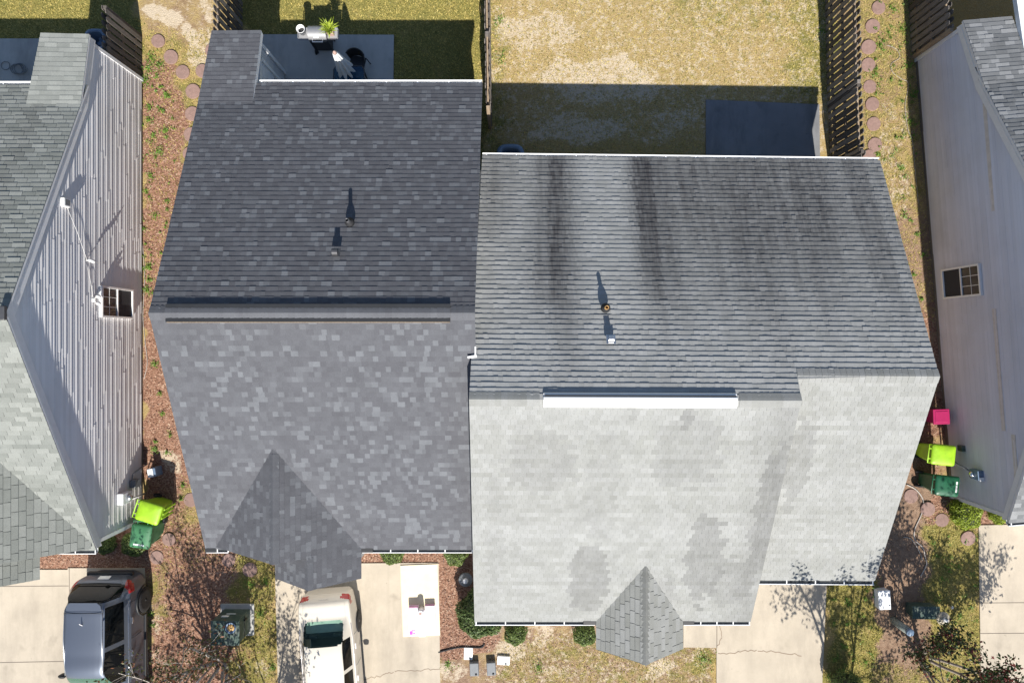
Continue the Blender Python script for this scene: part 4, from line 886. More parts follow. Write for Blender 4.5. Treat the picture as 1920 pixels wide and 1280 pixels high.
def flat(name, label, cat, px, py, w, d, h, rz, mat, group, knob=False):
    p = at(px, py, h); t = thing(name, label, cat, (p.x, p.y, 0), rz, group)
    b = MB(); b.box((0, 0, h / 2 - .02), (w, d, h + .04)); b.build('lid', mat, t, False, .02)
    b = MB(); b.lathe((w * .2, -d * .36, h), [(.03, -.002), (.03, .012), (0, .014)], 12); b.build('lock', M['black'] if knob else M['greyp'], t, False); return t
flat('meter_lid', 'white meter box lid standing upright beside the mulch bed corner', 'meter lid', 878, 1225, .26, .36, .05, R(-2), M['white'], 'meter box lids')
flat('meter_lid', 'white meter box lid lying crosswise right of the dark lids', 'meter lid', 944, 1238, .37, .26, .07, R(-3), M['white'], 'meter box lids')
flat('meter_lid', 'dark grey meter lid left of its dark twin in the front lawn', 'meter lid', 889, 1255, .26, .38, .17, R(2), M['greyp'], 'meter box lids', True)
flat('meter_lid', 'dark grey meter lid right of its dark twin in the front lawn', 'meter lid', 921, 1254, .26, .38, .17, R(4), M['greyp'], 'meter box lids', True)
ped2 = thing('telecom_pedestal', 'small blue grey pedestal in the cart shadow by the left wall', 'utility post', (*at(290, 884, .25).xy, 0), R(10))
b = MB(); b.box((0, 0, .2), (.20, .26, .4)); b.build('body', M['bluegrey'], ped2, False, .02)
b = MB(); b.box((-.04, .0, .41), (.16, .24, .03)); b.build('cap', M['trim'], ped2, False, .01)
sg = thing('sign_post', 'pale blue board edge on at the bottom of the mulch yard', 'sign', (*at(396, 1250, 0).xy, 0), R(-32))
b = MB(); b.box((0, 0, .45), (.05, .05, .9)); b.build('post', M['metal'], sg, False)
b = MB(); b.box((0, -.12, .85), (.02, .42, .28)); b.build('board', M['white'], sg, False, .005)

# plywood and roofing materials on the driveway
pw = MB(); pw.box((0, 0, 0), (1.09, 2.08, .02)); o = pw.build('plywood_sheet', M['ply']); p = at(788, 1125, .05); o.location = (p.x, p.y, .046); o.rotation_euler = (0, 0, R(2.2)); tag(o, 'pale plywood sheet lying on the sedan driveway', 'plywood')
def bundle(label, px, py, nl, pink):
    p = at(px, py, .06 + .055 * nl); t = thing('shingle_bundle_stack', label, 'shingle bundles', (p.x, p.y, .06), R(2), 'stacked shingle bundles')
    for k in range(nl):
        b = MB(); b.box((random.uniform(-.008, .008), random.uniform(-.01, .01), .025 + k * .055), (.29, .80 - .06 * (px > 790), .048)); w = b.build('bundle', M['wrap'], t, False, .012)
        c = MB(); c.box((0, .40 - .03 * (px > 790), .025 + k * .055), (.275, .02, .030)); c.build('wrapper_band', M['wrapstripe'], w, False)
    if pink:
        b = MB(); b.box((-.09, -.32, nl * .055 - .004), (.09, .10, .004)); b.box((.0, -.33, nl * .055 - .005), (.07, .03, .004)); b.box((-.02, -.25, nl * .055 - .005), (.12, .02, .004))
        for k in range(4): b.box((.0 + .05 * (k == 0), .18 - k * .07, nl * .055 - .005), (.025, .02, .004))
        b.build('wrapper_print', M['wrappink'], t, False)
    else:
        b = MB()
        for k in range(3): b.box((-.09 + k * .09, -.28, nl * .055 - .005), (.03, .012, .004))
        b.build('wrapper_print', M['wrapstripe'], t, False)
bundle('white wrapped shingle bundles with a magenta print at the plywood end', 776, 1165, 4, True)
bundle('plain white wrapped shingle bundles on the mulch side of the plywood', 806, 1160, 3, False)
rl = thing('felt_roll', 'upright white roll standing between the two shingle stacks', 'roofing roll', (*at(789, 1147, .3).xy, .058))
b = MB(); b.lathe((0, 0, 0), [(.085, 0), (.085, .34), (.04, .34), (.04, .2)], 20); b.build('roll', M['wrap'], rl, False)
b = MB(); b.lathe((0, 0, 0), [(.038, .05), (.038, .345), (.03, .345)], 14); b.build('core', M['terra'], rl, False)
fs = MB(); fs.box((0, 0, 0), (.20, .78, .03)); o = fs.build('underlayment_pack', M['wrap'], bevel=.01); p = at(791, 1168, .08); o.location = (p.x, p.y, .075); o.rotation_euler = (0, 0, R(2)); tag(o, 'low flat white pack between the two shingle stacks', 'roofing pack')

# ------------------------------------------------------------------ patio: grill, bucket, plant, umbrella, table, chair, tubs
gr = thing('gas_grill', 'silver lidded gas grill on a black cart at the patio edge', 'grill', (-5.42, 8.60, .05))
b = MB(); V = []; n = 10
for i in range(n + 1):
    t = math.pi * (i / n); V += [(-.25, .0 - .20 * math.cos(t), .86 + .20 * math.sin(t)), (.25, -.20 * math.cos(t), .86 + .20 * math.sin(t))]
b.mesh(V, [(2 * i, 2 * i + 1, 2 * i + 3, 2 * i + 2) for i in range(n)], smooth=True); b.face([V[2 * i] for i in range(n + 1)]); b.face([V[2 * i + 1] for i in range(n + 1)][::-1]); hd = b.build('lid', simple('brushed_grill_lid', (.30, .30, .31), .5, .4), gr, False)
b = MB(); b.box((-.02, -.155, 1.0), (.13, .02, .05), rot=Matrix.Rotation(R(-40), 3, 'X')); b.build('badge', M['white'], hd, False)
b = MB(); b.tube([(-.14, -.18, .92), (-.14, -.26, .92), (.14, -.26, .92), (.14, -.18, .92)], .016); b.build('handle', M['white'], gr, False)
b = MB(); b.box((0, 0, .80), (.50, .38, .13)); b.build('firebox', M['greyp'], gr, False, .01)
for s in (-1, 1):
    b = MB(); b.box((s * .40, 0, .84), (.28, .34, .035)); b.tube([(s * .53, -.14, .85), (s * .565, -.12, .85), (s * .565, .12, .85), (s * .53, .14, .85)], .014); b.build('side_shelf', M['white'] if False else simple('pale_grey_plastic', (.30, .30, .31), .5), gr, False, .012)
b = MB(); b.box((0, .0, .42), (.46, .34, .58)); b.build('cabinet', M['black'], gr, False, .01)
for sx in (-1, 1):
    for sy in (-1, 1):
        b = MB(); b.box((sx * .24, sy * .18, .40), (.04, .04, .80)); b.build('leg', M['black'], gr, False)
for s in (-1, 1):
    b = MB(); b.lathe((0, 0, 0), [(0, -.02), (.08, -.02), (.085, 0), (.08, .02), (0, .02)], 18); b.v = [(-.28 + v[2], s * .18 + v[0], .085 + v[1]) for v in b.v]; b.build('wheel', M['rubber'], gr, False)
bk = thing('bucket', 'white bucket on the left shelf of the grill', 'bucket', (-5.42 - .42, 8.62, .91))
b = MB(); b.lathe((0, 0, 0), [(.085, 0), (.11, .26), (.118, .26), (.118, .235), (.102, .25), (.08, .02), (0, .02)], 24); b.build('body', M['white'], bk, False)
b = MB(); b.lathe((0, 0, .12), [(.092, 0), (0, .01)], 20); b.build('dark_filling', M['black'], bk, False)
pt = thing('potted_plant', 'spiky yellow green potted plant on the right shelf of the grill', 'plant', (-5.42 + .38, 8.60, .91))
b = MB(); b.box((0, 0, .10), (.19, .19, .20), taper=.8); b.build('pot', M['terra'], pt, False, .01)
L = []
for i in range(95):
    a = random.random() * 6.28; el = random.uniform(.45, 1.4); ln = random.uniform(.22, .42); d = Vector((math.cos(a) * math.cos(el), math.sin(a) * math.cos(el), math.sin(el))); s = Vector((-math.sin(a), math.cos(a), 0)) * .012
    p0 = Vector((random.uniform(-.05, .05), random.uniform(-.05, .05), .2)); p1 = p0 + d * ln * .6; p2 = p0 + d * ln + Vector((0, 0, -.07)); L += [[p0 - s, p0 + s, p1 + s, p1 - s], [p1 - s, p1 + s, p2 + s * .1, p2 - s * .1]]
quads_np('leaves', np.array([[tuple(v) for v in q] for q in L]), M['plant'], parent=pt, world=False)
um = thing('patio_umbrella', 'closed white canvas umbrella rising through the glass table', 'umbrella', (-4.62, 7.52, .05))
b = MB(); b.lathe((0, 0, 0), [(.2, 0), (.2, .05), (.05, .09), (.022, .1), (.022, 2.2), (0, 2.24)], 18); b.build('pole', M['darkmetal'], um, False)
b = MB(); V = []; n = 48; lv = [(.05, 2.16), (.075, 2.05), (.10, 1.8), (.14, 1.4), (.19, 1.05), (.20, .98)]
for r, z in lv:
    for k in range(n):
        t = 2 * math.pi * k / n; q = 1 + .32 * math.cos(8 * t) * min(1, r / .15); V.append((r * q * math.cos(t), r * q * math.sin(t), z - .07 * math.cos(8 * t) * (z < 1.0)))
b.mesh(V, [(i * n + (k + 1) % n, i * n + k, (i + 1) * n + k, (i + 1) * n + (k + 1) % n) for i in range(len(lv) - 1) for k in range(n)], smooth=True)
cn = b.build('canopy', M['fabric'], um, False)
b = MB(); b.lathe((0, 0, 0), [(.06, 2.13), (.05, 2.18), (.02, 2.24), (0, 2.25)], 12); b.build('finial', M['terra'], um, False)
tb = thing('patio_table', 'square blue glass patio table with dark frame in the shade', 'table', (-4.60, 7.36, .05))
b = MB(); b.prism([(-.43, -.43), (.43, -.43), (.43, .30), (.36, .40), (-.36, .40), (-.43, .30)], .69, .70); b.build('glass_top', M['tglass'], tb, False)
b = MB(); b.tube([(-.43, -.43, .695), (.43, -.43, .695), (.43, .30, .695), (.36, .40, .695), (-.36, .40, .695), (-.43, .30, .695), (-.43, -.43, .695)], .018); b.build('frame', M['darkmetal'], tb, False)
for sx in (-1, 1):
    for sy in (-1, 1):
        b = MB(); b.tube([(sx * .40, sy * .34, .69), (sx * .36, sy * .34, 0)], .016); b.build('leg', M['darkmetal'], tb, False)
chv = thing('patio_chair', 'black round backed patio chair pushed up to the glass table', 'chair', (-4.42, 7.95, .05), R(-14))
b = MB(); b.box((0, 0, .42), (.44, .42, .03)); b.build('seat', M['black'], chv, False, .02)
b = MB(); V = []; n = 14
for i in range(n + 1):
    a = math.pi * i / n
    for z, k in ((.44, .9), (.66, 1.0), (.86 - .06 * abs(math.cos(a)), 1.05)): V.append((.24 * k * math.cos(a), .06 + .17 * k * math.sin(a), z))
b.mesh(V, [(3 * i + j, 3 * i + 3 + j, 3 * i + 4 + j, 3 * i + 1 + j) for i in range(n) for j in range(2)], smooth=True); b.build('backrest', M['black'], chv, False)
b = MB(); b.tube([(.26 * math.cos(math.pi * i / n), .06 + .185 * math.sin(math.pi * i / n), .87 - .06 * abs(math.cos(math.pi * i / n))) for i in range(n + 1)], .018); b.build('frame', M['black'], chv, False)
for sx in (-1, 1):
    for sy in (-1, 1):
        b = MB(); b.tube([(sx * .21, sy * .19, .42), (sx * .24, sy * .22, 0)], .014); b.build('leg', M['black'], chv, False)
def tub(label, p, r, h, mat):
    t = thing('yard_tub', label, 'tub', (p[0], p[1], 0)); b = MB()
    b.lathe((0, 0, 0), [(r * .82, 0), (r * .98, h - .03), (r, h), (r * .74, h), (r * .70, h - .03), (r * .62, .12), (0, .12)], 32, power=3.2); b.build('shell', mat, t, False)
    b = MB()
    for k in range(9): b.box((random.uniform(-.2, .2) * r * 2, random.uniform(-.2, .2) * r * 2, .2 + .03 * k), (random.uniform(.1, .2), random.uniform(.06, .14), .05), random.random() * 3)
    b.build('contents', M['rust'] if mat is M['greyp'] else M['bluegrey'], t, False); return t
tub('blue grey tub against the rear wall of the pale roofed house', (at(957, 293, .55).x, 5.22), .40, .55, M['bluegrey'])
tub('dark blue tub behind the left neighbouring house corner', at(178, 74, .7).xy, .30, .7, M['bluegrey'])
tub('shaded blue grey tub below the rear gutter of the dark roofed house', (at(860, 152, .5).x, 6.86), .28, .5, M['bluegrey'])
hp = thing('garden_hoop', 'pale coiled hose on the shaded patio of the left house', 'hose', (*at(30, 130, .06).xy, .06))
b = MB(); b.tube([(.18 * math.cos(t * .4) + .004 * t, .15 * math.sin(t * .4), .01 + .001 * t) for t in range(48)], .012, 6); b.tube([(-.3 + .13 * math.cos(t * .4), .1 + .12 * math.sin(t * .4), .01) for t in range(17)], .010, 6); b.build('coil', M['greyp'], hp, False)

# hoses and roots
def hose(name, label, cat, pts, r, mat, z=.02):
    b = MB(); P = [at(*p, z) for p in pts]; Q = []
    for i in range(len(P) - 1):
        p0, p1, p2, p3 = P[max(i - 1, 0)], P[i], P[i + 1], P[min(i + 2, len(P) - 1)]
        for k in range(6):
            t = k / 6; Q.append(.5 * ((2 * p1) + (p2 - p0) * t + (2 * p0 - 5 * p1 + 4 * p2 - p3) * t * t + (3 * p1 - p0 - 3 * p2 + p3) * t ** 3))
    b.tube(Q + [P[-1]], r, 6); tag(b.build(name, mat), label, cat)
hose('surface_pipe', 'long pale pipe winding over bare soil beside the pale roof edge', 'pipe', [(1700, 908), (1718, 918), (1731, 938), (1728, 962), (1715, 992), (1716, 1012), (1730, 1026), (1735, 1046), (1737, 1058), (1726, 1080)], .018, M['twig'])
hose('surface_pipe', 'short pale root crossing the bare soil under the winding pipe', 'root', [(1694, 1006), (1708, 1010), (1720, 1026), (1730, 1050)], .013, M['twig'])
hose('surface_pipe', 'pale cord curling down the grass strip by the right wall', 'cord', [(1663, 85), (1680, 92), (1687, 108), (1671, 120), (1674, 136), (1690, 148), (1703, 158), (1697, 200), (1703, 245), (1711, 265), (1716, 320), (1722, 380)], .007, M['twig'])
hose('surface_pipe', 'thin pale cord along the foot of the grimy striped wall', 'cord', [(266, 440), (271, 520), (268, 590), (272, 640), (276, 680), (270, 710)], .009, M['twig'])
hose('bed_edging', 'dark curved bed edging at the corner of the mulch bed', 'edging', [(822, 1222), (860, 1213), (900, 1213), (908, 1206)], .025, M['rubber'])

# ------------------------------------------------------------------ vehicles
def catmull(tab, s):
    i = min(int(s), len(tab) - 2); t = s - i; p0, p1, p2, p3 = (np.array(tab[max(0, min(len(tab) - 1, i + k))], float) for k in (-1, 0, 1, 2))
    return .5 * (2 * p1 + (p2 - p0) * t + (2 * p0 - 5 * p1 + 4 * p2 - p3) * t * t + (3 * p1 - p0 - 3 * p2 + p3) * t ** 3)
def car_shell(stations, sub=12, ns=3):
    """stations: y, sill half width, belt half width, belt z, roof half width, roof z"""
    rows = []; n = (len(stations) - 1) * sub
    for i in range(n + 1):
        y, ws, wb, zb, wr, zr = catmull(stations, i / sub)
        pr = [(ws * .93, .20), (ws, .30), (ws * 1.01, .48), (wb * 1.0, zb * .80), (wb * .985, zb - .03), (wb * .955, zb + .005)]
        zt = max(zr, zb + .012)
        for t in (.2, .4, .6, .8): pr.append((wb * .95 + (wr - wb * .95) * t, zb + (zt - zb) * t))
        pr += [(wr, zt - .002), (wr * .97, zt + .012), (wr * .88, zt + .03), (wr * .6, zt + .045), (wr * .3, zt + .052), (0, zt + .054)]
        pf = [tuple(np.array(p) * (1 - k / ns) + np.array(q) * (k / ns)) for p, q in zip(pr[:-1], pr[1:]) for k in range(ns)] + [pr[-1]]
        rows.append([(x, y, z) for x, z in pf] + [(-x, y, z) for x, z in pf[-2::-1]])
    return rows
def build_car(t, rows, classify, mats):
    parts = {}
    for i in range(len(rows) - 1):
        for j in range(len(rows[0]) - 1):
            q = [rows[i][j], rows[i][j + 1], rows[i + 1][j + 1], rows[i + 1][j]]; c = [sum(p[k] for p in q) / 4 for k in range(3)]
            k = classify(i, j, c); 
            if k is None: continue
            parts.setdefault(k, MB()).face(q, smooth=True)
    for e in (0, -1): parts['body'].face(rows[e] if e else rows[e][::-1])
    out = {}
    for k, m in parts.items():
        nm = k.split('|')[0]; o = m.build(nm, mats[nm], t, False); out[k] = o
        bm = o.data; import bmesh
        b = bmesh.new(); b.from_mesh(bm); bmesh.ops.remove_doubles(b, verts=b.verts, dist=.0005); bmesh.ops.recalc_face_normals(b, faces=b.faces); b.to_mesh(bm); b.free()
    return out
def wheels(t, spots, r, w=.19):
    for x, y in spots:
        s = 1 if x > 0 else -1
        c = MB(); c.lathe((0, 0, 0), [(r * .62, -w / 2), (r * .95, -w / 2), (r, -w / 2 + .03), (r, w / 2 - .03), (r * .95, w / 2), (r * .66, w / 2)], 28); c.v = [(x + s * v[2], y + v[0], r + v[1]) for v in c.v]; wh = c.build('wheel', M['rubber'], t, False)
        c = MB(); c.lathe((0, 0, 0), [(r * .66, w / 2 - .005), (r * .60, w / 2), (r * .58, w / 2 - .05), (0, w / 2 - .05)], 28)
        for k in range(5):
            a = 2 * math.pi * k / 5; c.box((math.cos(a) * r * .31, math.sin(a) * r * .31, w / 2 - .03), (r * .58, r * .14, .03), a)
        c.lathe((0, 0, 0), [(r * .14, w / 2 - .05), (r * .12, w / 2), (0, w / 2)], 14); c.v = [(x + s * v[2], y + v[0], r + v[1]) for v in c.v]; c.build('rim', M['chrome'] if r > .335 and False else M['metal'], wh, False)
# sedan: local +y is forward (towards the street)
sd = thing('parked_sedan', 'pale champagne sedan backed up to the driveway beside the plywood', 'car', (-5.26, -7.12, .03), R(180 + 4.6))
st = [(0, .58, .60, .62, .50, .63), (.06, .66, .68, .80, .56, .82), (.20, .70, .72, .95, .60, .975), (.58, .745, .745, 1.0, .60, 1.02), (.90, .76, .755, .98, .56, 1.20), (1.25, .77, .76, .96, .52, 1.335), (1.9, .77, .76, .94, .53, 1.375), (2.5, .77, .76, .92, .52, 1.33), (3.25, .77, .75, .90, .60, .945), (3.8, .75, .72, .84, .60, .86), (4.25, .66, .62, .66, .52, .68), (4.36, .58, .56, .52, .48, .53)]
rows = car_shell(st)
def cls(i, j, c):
    x, y, z = c; ax = abs(x); j //= 3; jj = j if j < 15 else 29 - j
    if (ax / .545) ** 6 + (abs(y - .905) / .30) ** 6 < 1 and jj >= 9 and z > 1.0: return 'rear_window'
    if 2.55 < y < 3.2 and jj >= 10 and ax < .55: return 'windscreen'
    if 1.12 < y < 2.95 and 6 <= jj <= 9 and not (1.92 < y < 2.0) and z > .97: return 'side_window|' + ('r' if x > 0 else 'l') + ('a' if y < 1.96 else 'b')
    if y < .28 and .72 < z < .90 and .46 < ax: return 'tail_lamp|' + ('r' if x > 0 else 'l')
    return 'body'
parts = build_car(sd, rows, cls, {'body': M['paintC'], 'rear_window': M['glass'], 'windscreen': M['gglass'], 'side_window': M['dglass'], 'tail_lamp': M['tail']})
wheels(sd, [(.70, .98), (-.70, .98), (.70, 3.5), (-.70, 3.5)], .31)
b = MB(); b.box((0, .80, .93), (1.12, .36, .02)); b.build('parcel_shelf', M['shelf'], sd, False)
b = MB(); b.box((0, 1.06, .74), (1.2, .16, .42)); b.box((0, 2.0, .45), (1.2, 2.2, .1))
for s in (-.34, .34): b.box((s, 1.05, 1.0), (.24, .10, .14))
b.build('rear_seat', M['cabin'], sd, False, .03)
for s in (-1, 1):
    for yy in (1.38, 2.28):
        b = MB(); b.beam((s * .765, yy, .85), (s * .765, yy + .16, .85), .035, .03); b.build('door_handle', M['lampw'], sd, False, .008)
    b = MB(); b.lathe((s * .90, 2.75, .97), [(0, -.06), (.07, -.04), (.08, .03), (0, .07)], 12, sx=1.1, sy=.7); b.build('mirror', M['paintC'], sd, False)
b = MB(); b.tube([(x, .615 - .05 * (1 - (x / .5) ** 2) + .0, 1.045) for x in np.linspace(-.5, .5, 11)], .010, 6); b.tube([(x, 1.2, 1.36 - .06 * (x / .5) ** 2) for x in np.linspace(-.5, .5, 11)], .008, 6); b.build('window_seal', M['black'], sd, False)
me = text_mesh('Impala', .11); me.transform(Matrix.Translation((0, .085, .915)) @ Matrix.Rotation(math.pi, 4, 'Z') @ Matrix.Rotation(R(42), 4, 'X')); me.materials.clear(); me.materials.append(M['chrome']); link('badge', me, sd, False)
b = MB(); b.box((0, .085, .86), (.50, .02, .07), rot=Matrix.Rotation(R(-40), 3, 'X')); b.build('trunk_panel', simple('bronze_trim', (.22, .17, .11), .4), sd, False, .006)
b = MB()
for s in (-1, 1):
    for yy in (1.12, 1.98, 2.9):
        c = MB(); c.tube([(s * .757, yy, .90), (s * .772, yy, .75), (s * .776, yy, .4)], .005, 5); c.build('door_seam', M['greyp'], sd, False)
for s in (-1, 1): b.tube([(s * .72, .75, 1.0), (s * .735, 1.2, .985), (s * .735, 2.9, .94)], .010, 6)
b.build('belt_trim', M['lampw'], sd, False)
# suv
sv = thing('parked_suv', 'dark grey blue suv parked nose out on the left driveway', 'car', (-11.42, -6.60, .03), R(180))
st = [(0, .50, .54, .70, .44, .71), (.05, .66, .68, .88, .52, .90), (.12, .76, .77, .99, .60, 1.01), (.28, .85, .85, 1.07, .60, 1.46), (.42, .86, .855, 1.10, .50, 1.655), (.58, .865, .857, 1.10, .54, 1.735), (.95, .87, .86, 1.09, .55, 1.75), (1.7, .87, .86, 1.07, .55, 1.76), (2.35, .87, .86, 1.05, .52, 1.70), (3.05, .87, .85, 1.03, .66, 1.10), (3.7, .85, .82, .98, .64, 1.0), (4.2, .76, .72, .80, .58, .82), (4.32, .68, .66, .60, .55, .61)]
rows = car_shell(st)
def cls(i, j, c):
    x, y, z = c; ax = abs(x); j //= 3; jj = j if j < 15 else 29 - j
    if (ax / .72) ** 8 + (abs(y - .255) / .15) ** 6 < 1 and jj >= 7 and z > 1.03: return 'rear_window'
    if 2.42 < y < 3.0 and jj >= 10 and ax < .62: return 'windscreen'
    if .52 < y < 2.75 and 6 <= jj <= 9 and not (1.60 < y < 1.68) and z > 1.13: return 'side_window|' + ('r' if x > 0 else 'l') + ('a' if y < 1.64 else 'b')
    if .06 < y < .36 and .84 < z < 1.10 and ax > .66 + .3 * max(0, y - .06) and jj < 10: return 'tail_lamp|' + ('r' if x > 0 else 'l')
    return 'body'
build_car(sv, rows, cls, {'body': M['paintS'], 'rear_window': M['dglass'], 'windscreen': M['gglass'], 'side_window': M['dglass'], 'tail_lamp': M['tail']})
wheels(sv, [(.80, .80), (-.80, .80), (.80, 3.45), (-.80, 3.45)], .36, .22)
for s in (-1, 1):
    b = MB(); b.tube([(s * .505, .55, 1.775), (s * .515, 1.4, 1.815), (s * .50, 2.3, 1.755)], .013, 6); b.build('roof_rail', M['metal'], sv, False)
    for yy in (1.05, 1.95):
        b = MB(); b.beam((s * .87, yy, 1.0), (s * .87, yy + .17, 1.0), .035, .035); b.build('door_handle', M['chrome'], sv, False, .008)
    b = MB(); b.lathe((s * .98, 2.62, 1.12), [(0, -.09), (.09, -.06), (.10, .05), (0, .10)], 12, sx=1.1, sy=.6); b.build('mirror', M['black'], sv, False)
    b = MB(); n = 16
    b.tube([(s * .875, .80 + .42 * math.cos(math.pi * k / n), .36 + .42 * math.sin(math.pi * k / n)) for k in range(n + 1)], .028, 6); b.build('wheel_arch', M['black'], sv, False)
    b = MB(); b.beam((s * .885, 1.2, .33), (s * .885, 3.0, .33), .05, .08); b.build('sill_trim', M['black'], sv, False, .01)
b = MB(); b.prism([(-.36, .36), (.36, .36), (.45, .43), (.47, .56), (-.47, .56), (-.45, .43)], 1.765, 1.785); b.build('spoiler', M['paintS'], sv, False, .008)
b = MB(); b.box((0, .015, .84), (.32, .02, .15), rot=Matrix.Rotation(R(-16), 3, 'X')); b.build('license_plate', M['white'], sv, False)
b = MB(); b.tube([(-.60, .095, 1.085), (0, .075, 1.09), (.60, .095, 1.085)], .012, 6); b.build('tailgate_seam', M['black'], sv, False)
for s in (-1, 1):
    b = MB(); b.tube([(s * .815, .55, 1.115), (s * .83, 1.2, 1.10), (s * .83, 2.2, 1.075), (s * .80, 2.85, 1.06)], .009, 6); b.build('window_trim', M['chrome'], sv, False)
    for yy in (.62, 1.64, 2.62):
        b = MB(); b.tube([(s * .862, yy, 1.04), (s * .875, yy, .85), (s * .882, yy, .55)], .006, 5); b.build('door_seam', M['black'], sv, False)
b = MB(); b.tube([(.02, .95, 1.80), (.02, .86, 1.93)], [.018, .008], 8); b.build('antenna', M['lampw'], sv, False)
b = MB(); b.box((0, -.01, .55), (1.3, .10, .14)); b.build('bumper', M['black'], sv, False, .03)
b = MB(); b.tube([(-.52, .635, 1.80), (.52, .635, 1.80)], .006, 6); b.build('roof_seam', M['black'], sv, False)

# ------------------------------------------------------------------ shrubs and trees
def rand_dirs(n, rng):
    v = rng.normal(size=(n, 3)); return v / np.linalg.norm(v, axis=1)[:, None]
def leaf_quads(P, size, rng, nrm=None, spread=1.0):
    n = len(P); a = rand_dirs(n, rng)
    if nrm is not None: a = a * spread + nrm; a /= np.linalg.norm(a, axis=1)[:, None]
    t = np.cross(a, rand_dirs(n, rng)); t /= np.linalg.norm(t, axis=1)[:, None] + 1e-9; b = np.cross(a, t)
    s = size * rng.uniform(.6, 1.25, n)[:, None]
    return np.stack([P - t * s, P - b * s * .5, P + t * s, P + b * s * .5], 1)
def shrub(label, px, py, r, h, mat, n=2600, leaf=.028, loose=.06, ry=None, group='clipped rounded shrubs', seed=1):
    rng = np.random.default_rng(seed); p = at(px, py, h * .55); t = thing('round_shrub', label, 'shrub', (p.x, p.y, 0), rng.random() * 6 if ry is None else 0, group)
    ry = ry or r; d = rand_dirs(n, rng); d[:, 2] = np.abs(d[:, 2]) * 1.0 - .25 * (rng.random(n) < .35)
    lump = 1 + .06 * np.sin(d[:, 0] * 7 + seed) + .06 * np.sin(d[:, 1] * 8 + 2 * seed)
    rad = (1 - np.abs(rng.normal(0, loose, n))) * lump; c = np.array([0, 0, h * .42])
    P = c + d * rad[:, None] * np.array([r, ry, h * .58]); P[:, 2] = np.maximum(P[:, 2], .02)
    quads_np('foliage', leaf_quads(P, leaf, rng, d, .9), mat, parent=t, world=False)
    b = MB(); b.lathe((0, 0, h * .42), [(.03, -h * .40), (.5, -.30 * h), (.84, 0), (.74, .30 * h), (.4, .46 * h), (0, .50 * h)], 20); b.v = [(v[0] * r, v[1] * ry, v[2]) for v in b.v]; b.build('inner_core', simple('shrub_core_dark', (.025, .030, .012), .9) if 'shrubcore' not in M else M['shrubcore'], t, False)  # solid dark ellipsoid core inside the leaf shell
    return t
M['shrubcore'] = simple('shrub_core_dark', (.028, .034, .014), .9)
shrub('clipped shrub under the gutter nearest the dark roofed front gable', 735, 1036, .34, .62, M['leafG'], seed=1)
shrub('clipped shrub under the gutter beside the plywood end', 854, 1037, .36, .64, M['leafG'], seed=2)
shrub('large loose dark shrub at the front left corner of the pale roof', 900, 1152, .66, 1.25, M['leafD'], 8000, .042, .10, .68, seed=3)
shrub('clipped dark shrub under the pale roof gutter, left of its twin', 967, 1187, .335, .62, M['leafG'], seed=4)
shrub('clipped dark shrub at the left foot of the pale porch roof', 1097, 1190, .335, .62, M['leafG'], seed=5)
shrub('shaded shrub at the front corner of the left neighbouring house', 196, 1019, .30, .55, M['leafG'], seed=6)
shrub('low shrub partly under the mid green cart', 250, 1020, .36, .5, M['leafG'], seed=7)
shrub('bright yellow green shrub below the dark green cart', 1812, 962, .46, .75, M['leafY'], 4200, .032, .08, seed=8)
shrub('small yellow green shrub at the right house front corner', 1873, 964, .28, .6, M['leafY'], 2200, seed=9)
shrub('shrub cut by the bottom frame edge beside the pale driveway', 1588, 1290, .45, 1.1, M['leafG'], 3400, seed=10)

def tree(label, base, H, spread, nst, mat, leaves_per=26, seed=1, leaf=.05, bare=0., crown0=.35, lean=(0, 0), bark='bark', group='small front yard trees'):
    rng = random.Random(seed); nrng = np.random.default_rng(seed); t = thing('yard_tree', label, 'tree', (base[0], base[1], 0), 0, group); b = MB(); tips = []
    def grow(p, d, L, r, lev):
        n = 5; pts = [p]; rs = [r]; q = p.copy(); dd = d.copy()
        for k in range(n):
            dd = (dd + Vector((rng.uniform(-1, 1), rng.uniform(-1, 1), rng.uniform(-.3, .8))) * .14).normalized(); q = q + dd * L / n; pts.append(q.copy()); rs.append(max(.004, r * (1 - .5 * (k + 1) / n)))
            if lev >= 2 and k >= 1: tips.append(q.copy())
        b.tube(pts, rs, 6 if lev < 2 else 4, cap=False)
        if lev < 3:
            for k in range(3 if lev else 4):
                a = rng.random() * 6.28; s = rng.uniform(.5, 1.0); i = rng.randint(2, n); nd = (dd + Vector((math.cos(a), math.sin(a), rng.uniform(-.1, .5))) * s).normalized(); grow(pts[i], nd, L * rng.uniform(.5, .72), rs[i] * .62, lev + 1)
    for s in range(nst):
        a = 6.28 * s / nst + rng.random(); d = Vector((math.cos(a) * spread + lean[0], math.sin(a) * spread + lean[1], 1)).normalized(); grow(Vector((math.cos(a) * .12, math.sin(a) * .12, -.05)), d, H * .52, .05 if nst > 1 else .09, 0)
    b.build('trunk', M[bark], t, False)
    T = np.array([tuple(p) for p in tips if p.z > H * crown0]); T = T[nrng.random(len(T)) > bare]
    if len(T):
        P = np.repeat(T, leaves_per, 0) + nrng.normal(0, .13, (len(T) * leaves_per, 3)) * np.array([1, 1, .8])
        quads_np('crown', leaf_quads(P, leaf, nrng), mat, parent=t, world=False)
    return t
tree('dark reddish leaved tree overhanging the lower right corner', (12.1, -9.30), 4.0, .62, 5, M['leafT'], 15, 3, .055, .42, lean=(.0, .10))
tree('leafy tree just below the frame shading the pale driveway edge', (9.75, -10.9), 6.7, .20, 4, M['leafT'], 15, 5, .06, .3, crown0=.36)
tree('autumn tinted tree with pale bare twigs over the dark suv', (-8.55, -9.45), 4.0, .48, 5, M['leafO'], 12, 8, .05, .55, lean=(.03, .03), bark='twig')
